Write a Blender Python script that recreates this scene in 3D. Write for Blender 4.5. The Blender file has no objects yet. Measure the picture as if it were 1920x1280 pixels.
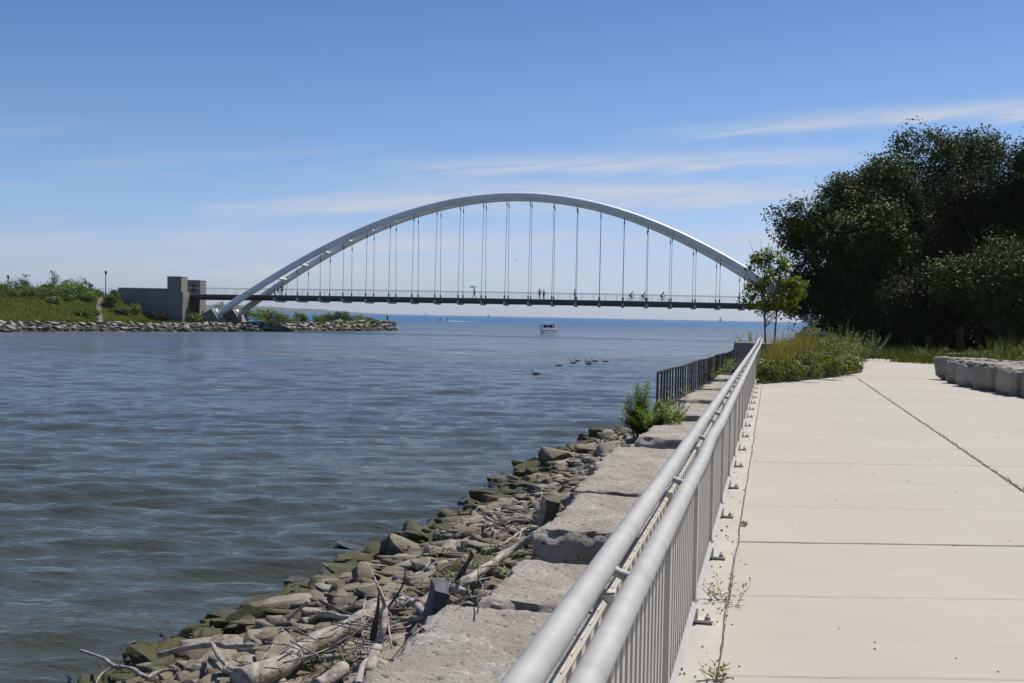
import bpy, bmesh, math, random
import numpy as np
from mathutils import Vector, Matrix, noise
R = math.radians
rng = np.random.default_rng(7)
random.seed(7)
scene = bpy.context.scene
COL = scene.collection

# ------------------------------------------------------------------ camera
EYE = 1.65                      # eye height over the concrete promenade (z = 0)
WATER = -1.8
cam_d = bpy.data.cameras.new("camera")
cam_d.lens = 37.5; cam_d.sensor_width = 36; cam_d.clip_start = 0.05; cam_d.clip_end = 60000
cam = bpy.data.objects.new("camera", cam_d); COL.objects.link(cam)
PITCH, ROLL = math.atan(46.5/2000), 0.0192
cam.matrix_world = Matrix.Translation((0, 0, EYE)) @ Matrix.Rotation(math.pi/2 - PITCH, 4, 'X') @ Matrix.Rotation(ROLL, 4, 'Z')
scene.camera = cam

# ------------------------------------------------------------------ sun, sky, exposure
SUN_EL, SUN_AZ = R(57), R(48)   # azimuth measured from +Y towards +X
sd = Vector((math.sin(SUN_AZ)*math.cos(SUN_EL), math.cos(SUN_AZ)*math.cos(SUN_EL), math.sin(SUN_EL)))
sun_l = bpy.data.lights.new("sun", 'SUN'); sun_l.energy = 5.0; sun_l.angle = R(0.5); sun_l.color = (1.0, .955, .88)
sun = bpy.data.objects.new("sun", sun_l); COL.objects.link(sun)
sun.rotation_euler = sd.to_track_quat('Z', 'Y').to_euler()
sun.location = (0, 0, 50)

world = bpy.data.worlds.new("World"); scene.world = world; world.use_nodes = True
def build_world():
    nt = world.node_tree; N = nt.nodes; L = nt.links; N.clear()
    out = N.new('ShaderNodeOutputWorld'); bg = N.new('ShaderNodeBackground'); bg.inputs[1].default_value = 0.176
    L.new(bg.outputs[0], out.inputs[0])
    sky = N.new('ShaderNodeTexSky'); sky.sky_type = 'NISHITA'; sky.sun_disc = False
    sky.sun_elevation = SUN_EL; sky.sun_rotation = SUN_AZ
    sky.air_density = 1.0; sky.dust_density = 0.6; sky.ozone_density = 2.2; sky.altitude = 100
    tc = N.new('ShaderNodeTexCoord'); sep = N.new('ShaderNodeSeparateXYZ'); L.new(tc.outputs['Generated'], sep.inputs[0])
    def m(op, a, b=None, c=None):
        n = N.new('ShaderNodeMath'); n.operation = op
        for i, v in enumerate((a, b, c)):
            if v is None: continue
            if isinstance(v, (int, float)): n.inputs[i].default_value = v
            else: L.new(v, n.inputs[i])
        return n.outputs[0]
    az = m('ARCTAN2', sep.outputs[0], sep.outputs[1]); el = m('ARCSINE', sep.outputs[2])
    # tone the sky: deeper blue overhead, milky near the horizon
    tint = N.new('ShaderNodeValToRGB'); L.new(m('DIVIDE', el, 1.0), tint.inputs[0])
    e = tint.color_ramp.elements
    e[0].position = 0; e[0].color = (.43, .52, .84, 1); e[1].position = 1; e[1].color = (.25, .34, .53, 1)
    for p_, c_ in ((.04, (.45, .505, .73)), (.108, (.42, .49, .66)), (.19, (.37, .46, .595)), (.28, (.29, .40, .55)), (.6, (.27, .37, .56))):
        x = tint.color_ramp.elements.new(p_); x.color = (*c_, 1)
    mul = N.new('ShaderNodeMix'); mul.data_type = 'RGBA'; mul.blend_type = 'MULTIPLY'; mul.inputs[0].default_value = 1
    L.new(sky.outputs[0], mul.inputs[6]); L.new(tint.outputs[0], mul.inputs[7])
    # wispy cirrus drawn out almost level
    def streak_noise(sx, sy, sc, det, off, skew=.10):
        cmb = N.new('ShaderNodeCombineXYZ')
        L.new(m('MULTIPLY', az, sx), cmb.inputs[0]); L.new(m('MULTIPLY', m('SUBTRACT', el, m('MULTIPLY', az, skew)), sy), cmb.inputs[1])
        cmb.inputs[2].default_value = off
        n = N.new('ShaderNodeTexNoise'); n.inputs['Scale'].default_value = sc; n.inputs['Detail'].default_value = det
        n.inputs['Roughness'].default_value = .55; n.inputs['Distortion'].default_value = .5
        L.new(cmb.outputs[0], n.inputs[0]); return n.outputs[0]
    n1 = streak_noise(2.2, 22, 2.0, 7, 3.1); n2 = streak_noise(6, 60, 2.0, 6, 8.7)
    band = m('MULTIPLY', m('SMOOTH_MIN', m('MULTIPLY', el, 22), 1.0, .2), m('SUBTRACT', 1, m('MULTIPLY', m('SMOOTH_MAX', m('SUBTRACT', el, .07), 0, .02), 8.5)))
    band = m('MAXIMUM', band, 0)
    base = m('MULTIPLY', band, m('MAXIMUM', m('MULTIPLY', m('SUBTRACT', n1, .47), 3.2), 0))
    def streak(az0, az1, el0, el1, w, s):
        # soft streak along the line from (az0, el0) to (az1, el1)
        t = m('DIVIDE', m('SUBTRACT', az, az0), az1-az0)
        mid = m('ADD', el0, m('MULTIPLY', t, el1-el0))
        d = m('DIVIDE', m('ADD', m('SUBTRACT', el, mid), m('MULTIPLY', m('SUBTRACT', n2, .5), .018)), w)
        g = m('POWER', 2.718, m('MULTIPLY', m('MULTIPLY', d, d), -1))
        tt = m('SUBTRACT', t, .5)
        along = m('MAXIMUM', m('SUBTRACT', 1, m('POWER', m('ABSOLUTE', m('MULTIPLY', tt, 2)), 2.5)), 0)
        return m('MULTIPLY', m('MULTIPLY', g, along), m('MULTIPLY', m('MAXIMUM', m('ADD', m('MULTIPLY', n2, 2.4), -.45), 0), s*1.35))
    st = [streak(.10, .85, .170, .193, .0060, .75), streak(.20, .60, .182, .188, .006, .4),
          streak(-.14, .36, .133, .152, .0085, .75), streak(-.30, -.03, .088, .108, .007, .75), streak(-.2, .5, .104, .118, .012, .6),
          streak(-.12, .22, .118, .122, .006, .5), streak(-.35, .1, .062, .066, .012, .5), streak(.0, .5, .07, .08, .014, .5), streak(-.5, .3, .04, .045, .010, .4)]
    tot = base
    tot = m('MULTIPLY', tot, .75)
    for s in st: tot = m('ADD', tot, s)
    tot = m('MINIMUM', m('MULTIPLY', tot, .8), .8)
    mix = N.new('ShaderNodeMix'); mix.data_type = 'RGBA'; L.new(tot, mix.inputs[0]); L.new(mul.outputs[2], mix.inputs[6]); mix.inputs[7].default_value = (3.3, 3.55, 4.05, 1)
    L.new(mix.outputs[2], bg.inputs[0])
build_world()
vs = scene.view_settings; vs.view_transform = 'Standard'; vs.look = 'None'; vs.exposure = 0; vs.gamma = 1; vs.use_curve_mapping = False

# ------------------------------------------------------------------ helpers
def tag(o, label=None, cat=None, group=None, kind=None):
    if label: o["label"] = label
    if cat: o["category"] = cat
    if group: o["group"] = group
    if kind: o["kind"] = kind
    return o
def empty(name, loc=(0, 0, 0), rz=0, label=None, cat=None, group=None):
    o = bpy.data.objects.new(name, None); COL.objects.link(o); o.location = loc; o.rotation_euler = (0, 0, rz)
    o.empty_display_size = .2
    return tag(o, label, cat, group)
class MB:
    """collects shapes and links them as one mesh object"""
    def __init__(s): s.v = []; s.f = []; s.sm = []
    def add(s, vs, fs, smooth=False):
        b = len(s.v); s.v += [tuple(v) for v in vs]; s.f += [tuple(b+i for i in f) for f in fs]; s.sm += [smooth]*len(fs); return s
    def box(s, c, d, M=None, top=1.0):
        x, y, z = d[0]/2, d[1]/2, d[2]/2
        vs = [Vector((sx*x*(top if sz > 0 else 1), sy*y*(top if sz > 0 else 1), sz*z)) for sz in (-1, 1) for sx, sy in ((-1, -1), (1, -1), (1, 1), (-1, 1))]
        if M is not None: vs = [M @ v for v in vs]
        vs = [v + Vector(c) for v in vs]
        return s.add(vs, [(0, 3, 2, 1), (4, 5, 6, 7), (0, 1, 5, 4), (1, 2, 6, 5), (2, 3, 7, 6), (3, 0, 4, 7)])
    def tube(s, pts, rad, n=8, caps=True, smooth=True, flat=1.0):
        pts = [Vector(p) for p in pts]; k = len(pts)
        if isinstance(rad, (int, float)): rad = [rad]*k
        vs = []; up = None
        for i, p in enumerate(pts):
            t = (pts[min(i+1, k-1)] - pts[max(i-1, 0)]).normalized()
            if up is None: up = Vector((0, 0, 1)) if abs(t.z) < .9 else Vector((1, 0, 0))
            a = t.cross(up).normalized(); up = a.cross(t).normalized()
            for j in range(n):
                an = 2*math.pi*j/n
                vs.append(p + a*math.cos(an)*rad[i] + up*math.sin(an)*rad[i]*flat)
        fs = [(i*n+j, i*n+(j+1) % n, (i+1)*n+(j+1) % n, (i+1)*n+j) for i in range(k-1) for j in range(n)]
        s.add(vs, fs, smooth)
        if caps:
            b = len(s.v)-n*k
            s.f.append(tuple(b+j for j in range(n))[::-1]); s.f.append(tuple(b+(k-1)*n+j for j in range(n))); s.sm += [False, False]
        return s
    def torus(s, c, R0, r, axis='Y', n=24, m=6):
        vs = []
        for i in range(n):
            a = 2*math.pi*i/n
            for j in range(m):
                b = 2*math.pi*j/m
                rr = R0 + r*math.cos(b); h = r*math.sin(b)
                p = (rr*math.cos(a), h, rr*math.sin(a)) if axis == 'Y' else (rr*math.cos(a), rr*math.sin(a), h)
                vs.append(Vector(p)+Vector(c))
        return s.add(vs, [(i*m+j, i*m+(j+1) % m, ((i+1) % n)*m+(j+1) % m, ((i+1) % n)*m+j) for i in range(n) for j in range(m)], True)
    def lathe(s, c, prof, n=12):
        vs = [Vector((r*math.cos(2*math.pi*j/n), r*math.sin(2*math.pi*j/n), z)) + Vector(c) for r, z in prof for j in range(n)]
        k = len(prof)
        s.add(vs, [(i*n+j, i*n+(j+1) % n, (i+1)*n+(j+1) % n, (i+1)*n+j) for i in range(k-1) for j in range(n)], True)
        b = len(s.v)-n*k
        s.f.append(tuple(b+j for j in range(n))[::-1]); s.f.append(tuple(b+(k-1)*n+j for j in range(n))); s.sm += [False, False]
        return s
    def build(s, name, mat, parent=None, loc=None):
        me = bpy.data.meshes.new(name); me.from_pydata(s.v, [], s.f); me.polygons.foreach_set('use_smooth', s.sm)
        me.materials.append(mat); me.update()
        return link(name, me, parent, loc)
def link(name, me, parent=None, loc=None):
    o = bpy.data.objects.new(name, me); COL.objects.link(o)
    if parent is not None: o.parent = parent
    if loc is not None: o.location = loc
    return o
def np_mesh(name, V, F, mat, smooth=False, attr=None):
    """V (n,3), F (m,4) or (m,3)"""
    V = np.asarray(V, np.float32); F = np.asarray(F, np.int32); k = F.shape[1]
    me = bpy.data.meshes.new(name)
    me.vertices.add(len(V)); me.vertices.foreach_set('co', V.ravel())
    me.loops.add(F.size); me.loops.foreach_set('vertex_index', F.ravel())
    me.polygons.add(len(F)); me.polygons.foreach_set('loop_start', np.arange(len(F), dtype=np.int32)*k)
    if smooth: me.polygons.foreach_set('use_smooth', np.ones(len(F), bool))
    me.materials.append(mat); me.update(calc_edges=True); me.validate()
    return me
def copy_tree(o, parent=None):
    c = o.copy(); COL.objects.link(c)
    if parent is not None: c.parent = parent
    for ch in list(o.children): copy_tree(ch, c)
    return c
def unit(v): return v/np.maximum(np.linalg.norm(v, axis=-1, keepdims=True), 1e-9)

# ------------------------------------------------------------------ materials
def new_mat(name):
    m = bpy.data.materials.new(name); m.use_nodes = True
    nt = m.node_tree; b = nt.nodes['Principled BSDF']
    return m, nt, b
def ramp(nt, fac, stops):
    r = nt.nodes.new('ShaderNodeValToRGB'); nt.links.new(fac, r.inputs[0]); e = r.color_ramp.elements
    e[0].position = stops[0][0]; stops = [(p, tuple(x*.81 for x in c)) for p, c in stops]; e[0].color = (*stops[0][1], 1); e[1].position = stops[-1][0]; e[1].color = (*stops[-1][1], 1)
    for p, c in stops[1:-1]: e.new(p).color = (*c, 1)
    return r.outputs[0]
def tex(nt, scale, detail=6, rough=.6, stretch=None, coords='Object', kind='noise', dist=0):
    tc = nt.nodes.new('ShaderNodeTexCoord'); src = tc.outputs[coords] if coords != 'World' else nt.nodes.new('ShaderNodeNewGeometry').outputs['Position']
    if stretch:
        mp = nt.nodes.new('ShaderNodeMapping'); mp.inputs['Scale'].default_value = stretch; nt.links.new(src, mp.inputs[0]); src = mp.outputs[0]
    if kind == 'noise':
        n = nt.nodes.new('ShaderNodeTexNoise'); n.inputs['Scale'].default_value = scale; n.inputs['Detail'].default_value = detail
        n.inputs['Roughness'].default_value = rough; n.inputs['Distortion'].default_value = dist
        nt.links.new(src, n.inputs[0]); return n.outputs[0]
    n = nt.nodes.new('ShaderNodeTexVoronoi'); n.inputs['Scale'].default_value = scale; nt.links.new(src, n.inputs[0]); return n.outputs['Distance']
def mth(nt, op, a, b=None, c=None, clamp=False):
    n = nt.nodes.new('ShaderNodeMath'); n.operation = op; n.use_clamp = clamp
    for i, v in enumerate((a, b, c)):
        if v is None: continue
        if isinstance(v, (int, float)): n.inputs[i].default_value = v
        else: nt.links.new(v, n.inputs[i])
    return n.outputs[0]
def mixc(nt, f, a, b, mode='MIX'):
    n = nt.nodes.new('ShaderNodeMix'); n.data_type = 'RGBA'; n.blend_type = mode
    for i, v in ((0, f), (6, a), (7, b)):
        if isinstance(v, (int, float)): n.inputs[i].default_value = v
        elif isinstance(v, tuple): n.inputs[i].default_value = (*v, 1)
        else: nt.links.new(v, n.inputs[i])
    return n.outputs[2]
def bump(nt, b, h, strength, dist):
    n = nt.nodes.new('ShaderNodeBump'); n.inputs['Strength'].default_value = strength; n.inputs['Distance'].default_value = dist
    nt.links.new(h, n.inputs['Height']); nt.links.new(n.outputs[0], b.inputs['Normal']); return n
def simple(name, stops, scale=5, detail=6, rough=.7, bs=.3, bd=.01, bscale=None, metal=0, coords='Object', stretch=None, spec=.5):
    m, nt, b = new_mat(name); f = tex(nt, scale, detail, coords=coords, stretch=stretch)
    nt.links.new(ramp(nt, f, stops), b.inputs['Base Color']); b.inputs['Roughness'].default_value = rough; b.inputs['Metallic'].default_value = metal
    b.inputs['Specular IOR Level'].default_value = spec
    if bs: bump(nt, b, tex(nt, bscale or scale*4, 5, coords=coords), bs, bd)
    return m
def leaf_mat(name, cols, rough=.45, trans=.25, spec=.5):
    m, nt, b = new_mat(name)
    g = nt.nodes.new('ShaderNodeNewGeometry')
    k = len(cols); st = [(i/(k-1), c) for i, c in enumerate(cols)]
    c = ramp(nt, g.outputs['Random Per Island'], st)
    nt.links.new(c, b.inputs['Base Color']); b.inputs['Roughness'].default_value = rough; b.inputs['Specular IOR Level'].default_value = spec
    if trans:
        t = nt.nodes.new('ShaderNodeBsdfTranslucent'); nt.links.new(mixc(nt, 1.0, c, (1.5, 1.7, .5), 'MULTIPLY'), t.inputs[0])
        mx = nt.nodes.new('ShaderNodeMixShader'); mx.inputs[0].default_value = trans
        nt.links.new(b.outputs[0], mx.inputs[1]); nt.links.new(t.outputs[0], mx.inputs[2])
        nt.links.new(mx.outputs[0], nt.nodes['Material Output'].inputs[0])
    return m

def concrete_path():
    m, nt, b = new_mat('path_concrete')
    big = tex(nt, .5, 5); fine = tex(nt, 60, 4); broom = tex(nt, 14, 4, stretch=(.12, 4, 1)); spots = tex(nt, 2.3, 3, .8)
    c = ramp(nt, big, [(.3, (.455, .41, .33)), (.55, (.51, .465, .39)), (.75, (.555, .51, .435))])
    c = mixc(nt, .28, c, ramp(nt, broom, [(.35, (.44, .39, .31)), (.65, (.62, .565, .475))]))
    sp = mth(nt, 'GREATER_THAN', tex(nt, 9, 2, .5), .745)
    c = mixc(nt, mth(nt, 'MULTIPLY', sp, .5), c, (.2, .17, .13))
    st = mth(nt, 'MULTIPLY', mth(nt, 'SUBTRACT', spots, .54, clamp=True), 3.0, clamp=True)
    c = mixc(nt, st, c, (.40, .36, .29))
    nt.links.new(c, b.inputs['Base Color']); b.inputs['Roughness'].default_value = .85
    bump(nt, b, mth(nt, 'ADD', fine, mth(nt, 'MULTIPLY', broom, .6)), .25, .004)
    return m
def block_mat():
    m, nt, b = new_mat('block_stone')
    big = tex(nt, 1.2, 6); pits = tex(nt, 16, 6, .7); w = tex(nt, 22, 5, .7); lime = tex(nt, 3.0, 8, .7, dist=1.2)
    c = ramp(nt, big, [(.3, (.315, .27, .21)), (.5, (.44, .39, .32)), (.72, (.55, .505, .44))])
    c = mixc(nt, mth(nt, 'MULTIPLY', mth(nt, 'SUBTRACT', lime, .58, clamp=True), 3.5, clamp=True), c, (.55, .52, .48))
    pm = mth(nt, 'MULTIPLY', mth(nt, 'SUBTRACT', tex(nt, 1.7, 4), .40, clamp=True), 5, clamp=True)
    c = mixc(nt, mth(nt, 'MULTIPLY', mth(nt, 'MULTIPLY', mth(nt, 'SUBTRACT', w, .555, clamp=True), 16, clamp=True), mth(nt, 'MULTIPLY', pm, .6)), c, (.74, .72, .68))
    dk = tex(nt, 2.4, 7, .7, dist=.8); c = mixc(nt, mth(nt, 'MULTIPLY', mth(nt, 'SUBTRACT', dk, .56, clamp=True), 4, clamp=True), c, (.17, .14, .11))
    c = mixc(nt, mth(nt, 'MULTIPLY', mth(nt, 'LESS_THAN', pits, .40), .85), c, (.06, .05, .04))
    nt.links.new(c, b.inputs['Base Color']); b.inputs['Roughness'].default_value = .92
    bump(nt, b, mth(nt, 'ADD', pits, mth(nt, 'MULTIPLY', lime, .8)), .9, .05)
    return m
def rock_mat(name, cols, moss=True, wet=-1.62):
    m, nt, b = new_mat(name)
    oi = nt.nodes.new('ShaderNodeObjectInfo'); f = tex(nt, 3.5, 7, .65); g = tex(nt, 24, 5, .7)
    isl = nt.nodes.new('ShaderNodeNewGeometry').outputs['Random Per Island']
    mixv = mth(nt, 'ADD', mth(nt, 'MULTIPLY', mth(nt, 'FRACT', mth(nt, 'ADD', oi.outputs['Random'], isl)), .5), mth(nt, 'MULTIPLY', f, .55))
    c = ramp(nt, mixv, [(.22, cols[0]), (.5, cols[1]), (.78, cols[2])])
    c = mixc(nt, mth(nt, 'MULTIPLY', mth(nt, 'LESS_THAN', g, .4), .5), c, (.07, .06, .045))
    if moss:
        geo = nt.nodes.new('ShaderNodeNewGeometry'); sp = nt.nodes.new('ShaderNodeSeparateXYZ'); nt.links.new(geo.outputs['Position'], sp.inputs[0])
        wn = tex(nt, 1.4, 5, coords='World')
        zz = mth(nt, 'ADD', sp.outputs[2], mth(nt, 'MULTIPLY', wn, -.9))
        mo = mth(nt, 'MULTIPLY', mth(nt, 'SUBTRACT', -1.70, zz), 9, clamp=True)
        mo = mth(nt, 'MULTIPLY', mo, mth(nt, 'ADD', .45, mth(nt, 'MULTIPLY', f, .9)), clamp=True)
        c = mixc(nt, mo, c, ramp(nt, g, [(.35, (.03, .032, .008)), (.6, (.085, .085, .015)), (.75, (.13, .105, .025))]))
        wt = mth(nt, 'MULTIPLY', mth(nt, 'SUBTRACT', wet, sp.outputs[2]), 10, clamp=True)
        c = mixc(nt, mth(nt, 'MULTIPLY', wt, .85), c, (.035, .032, .018))
        rr = mth(nt, 'SUBTRACT', .88, mth(nt, 'MULTIPLY', wt, .6)); nt.links.new(rr, b.inputs['Roughness'])
    else: b.inputs['Roughness'].default_value = .9
    nt.links.new(c, b.inputs['Base Color'])
    bump(nt, b, mth(nt, 'ADD', mth(nt, 'MULTIPLY', f, 1.5), g), .6, .04)
    return m
def metal_mat(name, col, rough, metallic, scale=9):
    m, nt, b = new_mat(name); f = tex(nt, scale, 5); g = tex(nt, 70, 4)
    nt.links.new(ramp(nt, f, [(.3, tuple(x*.86 for x in col)), (.7, tuple(min(1, x*1.1) for x in col))]), b.inputs['Base Color'])
    nt.links.new(mth(nt, 'ADD', rough-.08, mth(nt, 'MULTIPLY', g, .16)), b.inputs['Roughness']); b.inputs['Metallic'].default_value = metallic
    bump(nt, b, g, .12, .002)
    return m
def water_mat():
    m, nt, b = new_mat('water')
    geo = nt.nodes.new('ShaderNodeNewGeometry'); sp = nt.nodes.new('ShaderNodeSeparateXYZ'); nt.links.new(geo.outputs['Position'], sp.inputs[0])
    big = tex(nt, .012, 4, coords='World', stretch=(1, 2.2, 1)); y = sp.outputs[1]
    # silty creek plume, its blue painting in reflected sky; clear lake water beyond
    lake = mth(nt, 'DIVIDE', mth(nt, 'SUBTRACT', mth(nt, 'ADD', y, mth(nt, 'MULTIPLY', mth(nt, 'SUBTRACT', big, .5), 500)), 300), 240, clamp=True)
    near = mth(nt, 'DIVIDE', mth(nt, 'SUBTRACT', y, 8), 110, clamp=True)
    silt_sky = ramp(nt, tex(nt, .05, 5, coords='World', stretch=(.5, 1.5, 1)), [(.3, (.07, .13, .19)), (.7, (.17, .195, .20))])
    nearc = mixc(nt, near, (.054, .058, .040), silt_sky)
    c = mixc(nt, lake, nearc, (.022, .105, .22))
    nt.links.new(c, b.inputs['Base Color']); b.inputs['IOR'].default_value = 1.333
    nt.links.new(mth(nt, 'ADD', .06, mth(nt, 'MULTIPLY', mth(nt, 'DIVIDE', mth(nt, 'SUBTRACT', y, 50), 280, clamp=True), .36)), b.inputs['Roughness'])
    w1 = tex(nt, 1.0, 4, .6, coords='World', stretch=(.55, 1.5, 1), dist=.4); w2 = tex(nt, 4.5, 5, .6, coords='World', stretch=(.6, 1.5, 1), dist=.3); w3 = tex(nt, .22, 3, coords='World', stretch=(.5, 1.6, 1))
    lane = tex(nt, .02, 3, coords='World', stretch=(.35, 2.5, 1))
    far = mth(nt, 'DIVIDE', mth(nt, 'SUBTRACT', y, 45), 60, clamp=True)
    h = mth(nt, 'ADD', mth(nt, 'MULTIPLY', w1, mth(nt, 'ADD', .03, mth(nt, 'MULTIPLY', far, .20))), mth(nt, 'MULTIPLY', w2, mth(nt, 'ADD', .036, mth(nt, 'MULTIPLY', far, .03))))
    h = mth(nt, 'ADD', h, mth(nt, 'MULTIPLY', w3, mth(nt, 'MULTIPLY', far, .5)))
    h = mth(nt, 'MULTIPLY', h, mth(nt, 'ADD', .45, mth(nt, 'MULTIPLY', lane, 1.1)))
    bump(nt, b, h, 1.0, 1.7)
    return m
M = {}
M['path'] = concrete_path(); M['block'] = block_mat(); M['water'] = water_mat()
M['rock'] = rock_mat('rubble_stone', [(.11, .08, .05), (.25, .205, .14), (.42, .37, .285)])
M['far_rock'] = rock_mat('shore_stone', [(.22, .20, .165), (.33, .305, .26), (.43, .405, .35)], wet=-1.72)
M['grey_rock'] = rock_mat('seat_stone', [(.24, .20, .15), (.35, .305, .245), (.45, .405, .34)], moss=False)
M['soil'] = simple('soil', [(.3, (.05, .04, .025)), (.7, (.10, .08, .05))], 3, bs=.6, bd=.05)
M['bank'] = simple('bank_rubble', [(.3, (.045, .038, .026)), (.5, (.10, .085, .06)), (.72, (.2, .175, .13))], 3, 8, bs=.9, bd=.12, bscale=5)
M['lawn'] = simple('lawn', [(.3, (.045, .065, .015)), (.55, (.075, .085, .025)), (.75, (.12, .10, .045))], .6, 8, rough=.95, bs=.8, bd=.1, bscale=9, spec=.1)
M['curb'] = simple('curb_concrete', [(.3, (.48, .435, .36)), (.6, (.55, .51, .43)), (.75, (.60, .565, .50))], 3, 7, rough=.85, bs=.25, bd=.006, bscale=50)
M['alu'] = metal_mat('aluminium_rail', (.49, .475, .435), .64, .12)
M['alu_bar'] = metal_mat('aluminium_bars', (.64, .57, .46), .6, .0)
M['white_steel'] = metal_mat('white_steel', (.98, .95, .88), .45, 0.0, .4)
M['deck'] = metal_mat('deck_steel', (.07, .07, .065), .6, 0.1, .5)
M['deck_light'] = metal_mat('deck_edge', (.5, .52, .5), .5, 0.0, .5)
M['cable'] = metal_mat('cable_steel', (.30, .31, .32), .45, .5)
M['dark_metal'] = metal_mat('dark_metal', (.03, .03, .035), .5, .3)
M['rust'] = simple('rusty_steel', [(.35, (.012, .011, .012)), (.55, (.03, .022, .018)), (.75, (.13, .06, .03))], 6, rough=.8, bs=.5, bd=.01)
M['joint'] = simple('joint_dirt', [(.35, (.05, .042, .03)), (.7, (.16, .13, .095))], 8, bs=0)
def abut():
    m, nt, b = new_mat('abutment_concrete')
    f = tex(nt, .5, 6); v = tex(nt, 2.2, 5, stretch=(1, 1, .18))
    c = ramp(nt, f, [(.3, (.22, .205, .18)), (.7, (.31, .29, .255))])
    c = mixc(nt, mth(nt, 'MULTIPLY', mth(nt, 'SUBTRACT', v, .5, clamp=True), 2.2, clamp=True), c, (.19, .18, .165))
    tc = nt.nodes.new('ShaderNodeTexCoord'); sp = nt.nodes.new('ShaderNodeSeparateXYZ'); nt.links.new(tc.outputs['Object'], sp.inputs[0])
    ln = mth(nt, 'LESS_THAN', mth(nt, 'FRACT', mth(nt, 'MULTIPLY', sp.outputs[2], .82)), .045)
    c = mixc(nt, mth(nt, 'MULTIPLY', ln, .8), c, (.10, .095, .085))
    nt.links.new(c, b.inputs['Base Color']); b.inputs['Roughness'].default_value = .9; bump(nt, b, tex(nt, 6, 6), .3, .02)
    return m
M['abut'] = abut()
M['bark'] = simple('bark', [(.3, (.035, .028, .02)), (.7, (.10, .085, .065))], 5, bs=.8, bd=.03, stretch=(1, 1, .25), bscale=20)
M['driftwood'] = simple('driftwood', [(.32, (.13, .105, .08)), (.48, (.36, .315, .26)), (.7, (.58, .54, .48))], 16, 9, rough=.85, bs=.8, bd=.012, bscale=40, stretch=(1, .4, 1.6))
M['dark_wood'] = simple('dark_driftwood', [(.3, (.035, .03, .026)), (.7, (.13, .11, .095))], 9, 8, rough=.85, bs=.6, bd=.006, bscale=30)
M['leaf_dark'] = leaf_mat('leaf_dark', [(.018, .032, .004), (.038, .062, .006), (.062, .092, .010), (.09, .12, .016)], .6, .14, .2)
M['leaf_black_shade'] = leaf_mat('leaf_deep_shade', [(.010, .018, .003), (.020, .032, .004), (.036, .050, .006)], .65, .08, .12)  # near-black leaves; the deep shade of the wood is painted into the colour
M['leaf_young'] = leaf_mat('leaf_young', [(.07, .10, .010), (.12, .155, .015), (.18, .205, .025), (.26, .25, .05)], .55, .48, .25)
M['leaf_bed'] = leaf_mat('leaf_bed', [(.05, .075, .01), (.10, .125, .02), (.16, .175, .035), (.27, .26, .10)], .6, .3, .25)
M['leaf_weed'] = leaf_mat('leaf_weed', [(.07, .12, .014), (.13, .19, .024), (.19, .235, .04)], .5, .35, .4)
M['leaf_shrub'] = leaf_mat('leaf_shrub', [(.04, .070, .008), (.08, .125, .012), (.13, .18, .02), (.19, .21, .03)], .55, .25, .3)
M['leaf_dry'] = leaf_mat('grass_dry', [(.20, .13, .05), (.34, .25, .12), (.27, .19, .08), (.14, .14, .05)], .7, .4, .2)
M['grass'] = leaf_mat('grass_green', [(.04, .07, .012), (.07, .10, .02), (.12, .13, .035), (.17, .14, .06)], .7, .25, .2)
def terrain_mat():
    m, nt, b = new_mat('terrain'); geo = nt.nodes.new('ShaderNodeNewGeometry'); sp = nt.nodes.new('ShaderNodeSeparateXYZ'); nt.links.new(geo.outputs['Position'], sp.inputs[0])
    c = ramp(nt, tex(nt, .3, 7, coords='World'), [(.3, (.035, .055, .006)), (.55, (.065, .078, .012)), (.72, (.11, .085, .022))])
    k = mth(nt, 'MULTIPLY', mth(nt, 'SUBTRACT', -.55, mth(nt, 'ADD', sp.outputs[2], mth(nt, 'MULTIPLY', tex(nt, 1, 3, coords='World'), .2))), 8, clamp=True)
    nt.links.new(mixc(nt, k, c, (.06, .052, .042)), b.inputs['Base Color']); b.inputs['Roughness'].default_value = .95; b.inputs['Specular IOR Level'].default_value = .03; bump(nt, b, tex(nt, 4, 5, coords='World'), .5, .05); return m
M['terrain'] = terrain_mat()
M['hill_far'] = simple('far_woods', [(.3, (.02, .045, .035)), (.7, (.04, .07, .045))], .01, 5, bs=0)
M['white'] = simple('white_gelcoat', [(.3, (.95, .95, .95)), (.7, (1, 1, 1))], 2, rough=.35, bs=0)
M['navy'] = simple('navy_canvas', [(.3, (.02, .03, .06)), (.7, (.035, .05, .09))], 2, rough=.7, bs=0)
M['glass'] = simple('dark_glass', [(.3, (.01, .012, .015)), (.7, (.02, .022, .03))], 2, rough=.1, bs=0)
M['foam'] = simple('foam', [(.3, (.6, .65, .7)), (.7, (.85, .87, .9))], 4, rough=.9, bs=.5, bd=.1)
M['skin'] = simple('skin', [(.3, (.30, .17, .11)), (.7, (.36, .21, .14))], 5, rough=.6, bs=0)
M['hair'] = simple('hair', [(.3, (.015, .01, .008)), (.7, (.035, .022, .015))], 30, rough=.6, bs=0)
_cl = {}
def cloth(c, n='cloth'):
    if c not in _cl: _cl[c] = simple(n, [(.3, tuple(x*.85 for x in c)), (.7, tuple(min(1, x*1.1) for x in c))], 6, rough=.85, bs=.3, bd=.01)
    return _cl[c]

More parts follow.
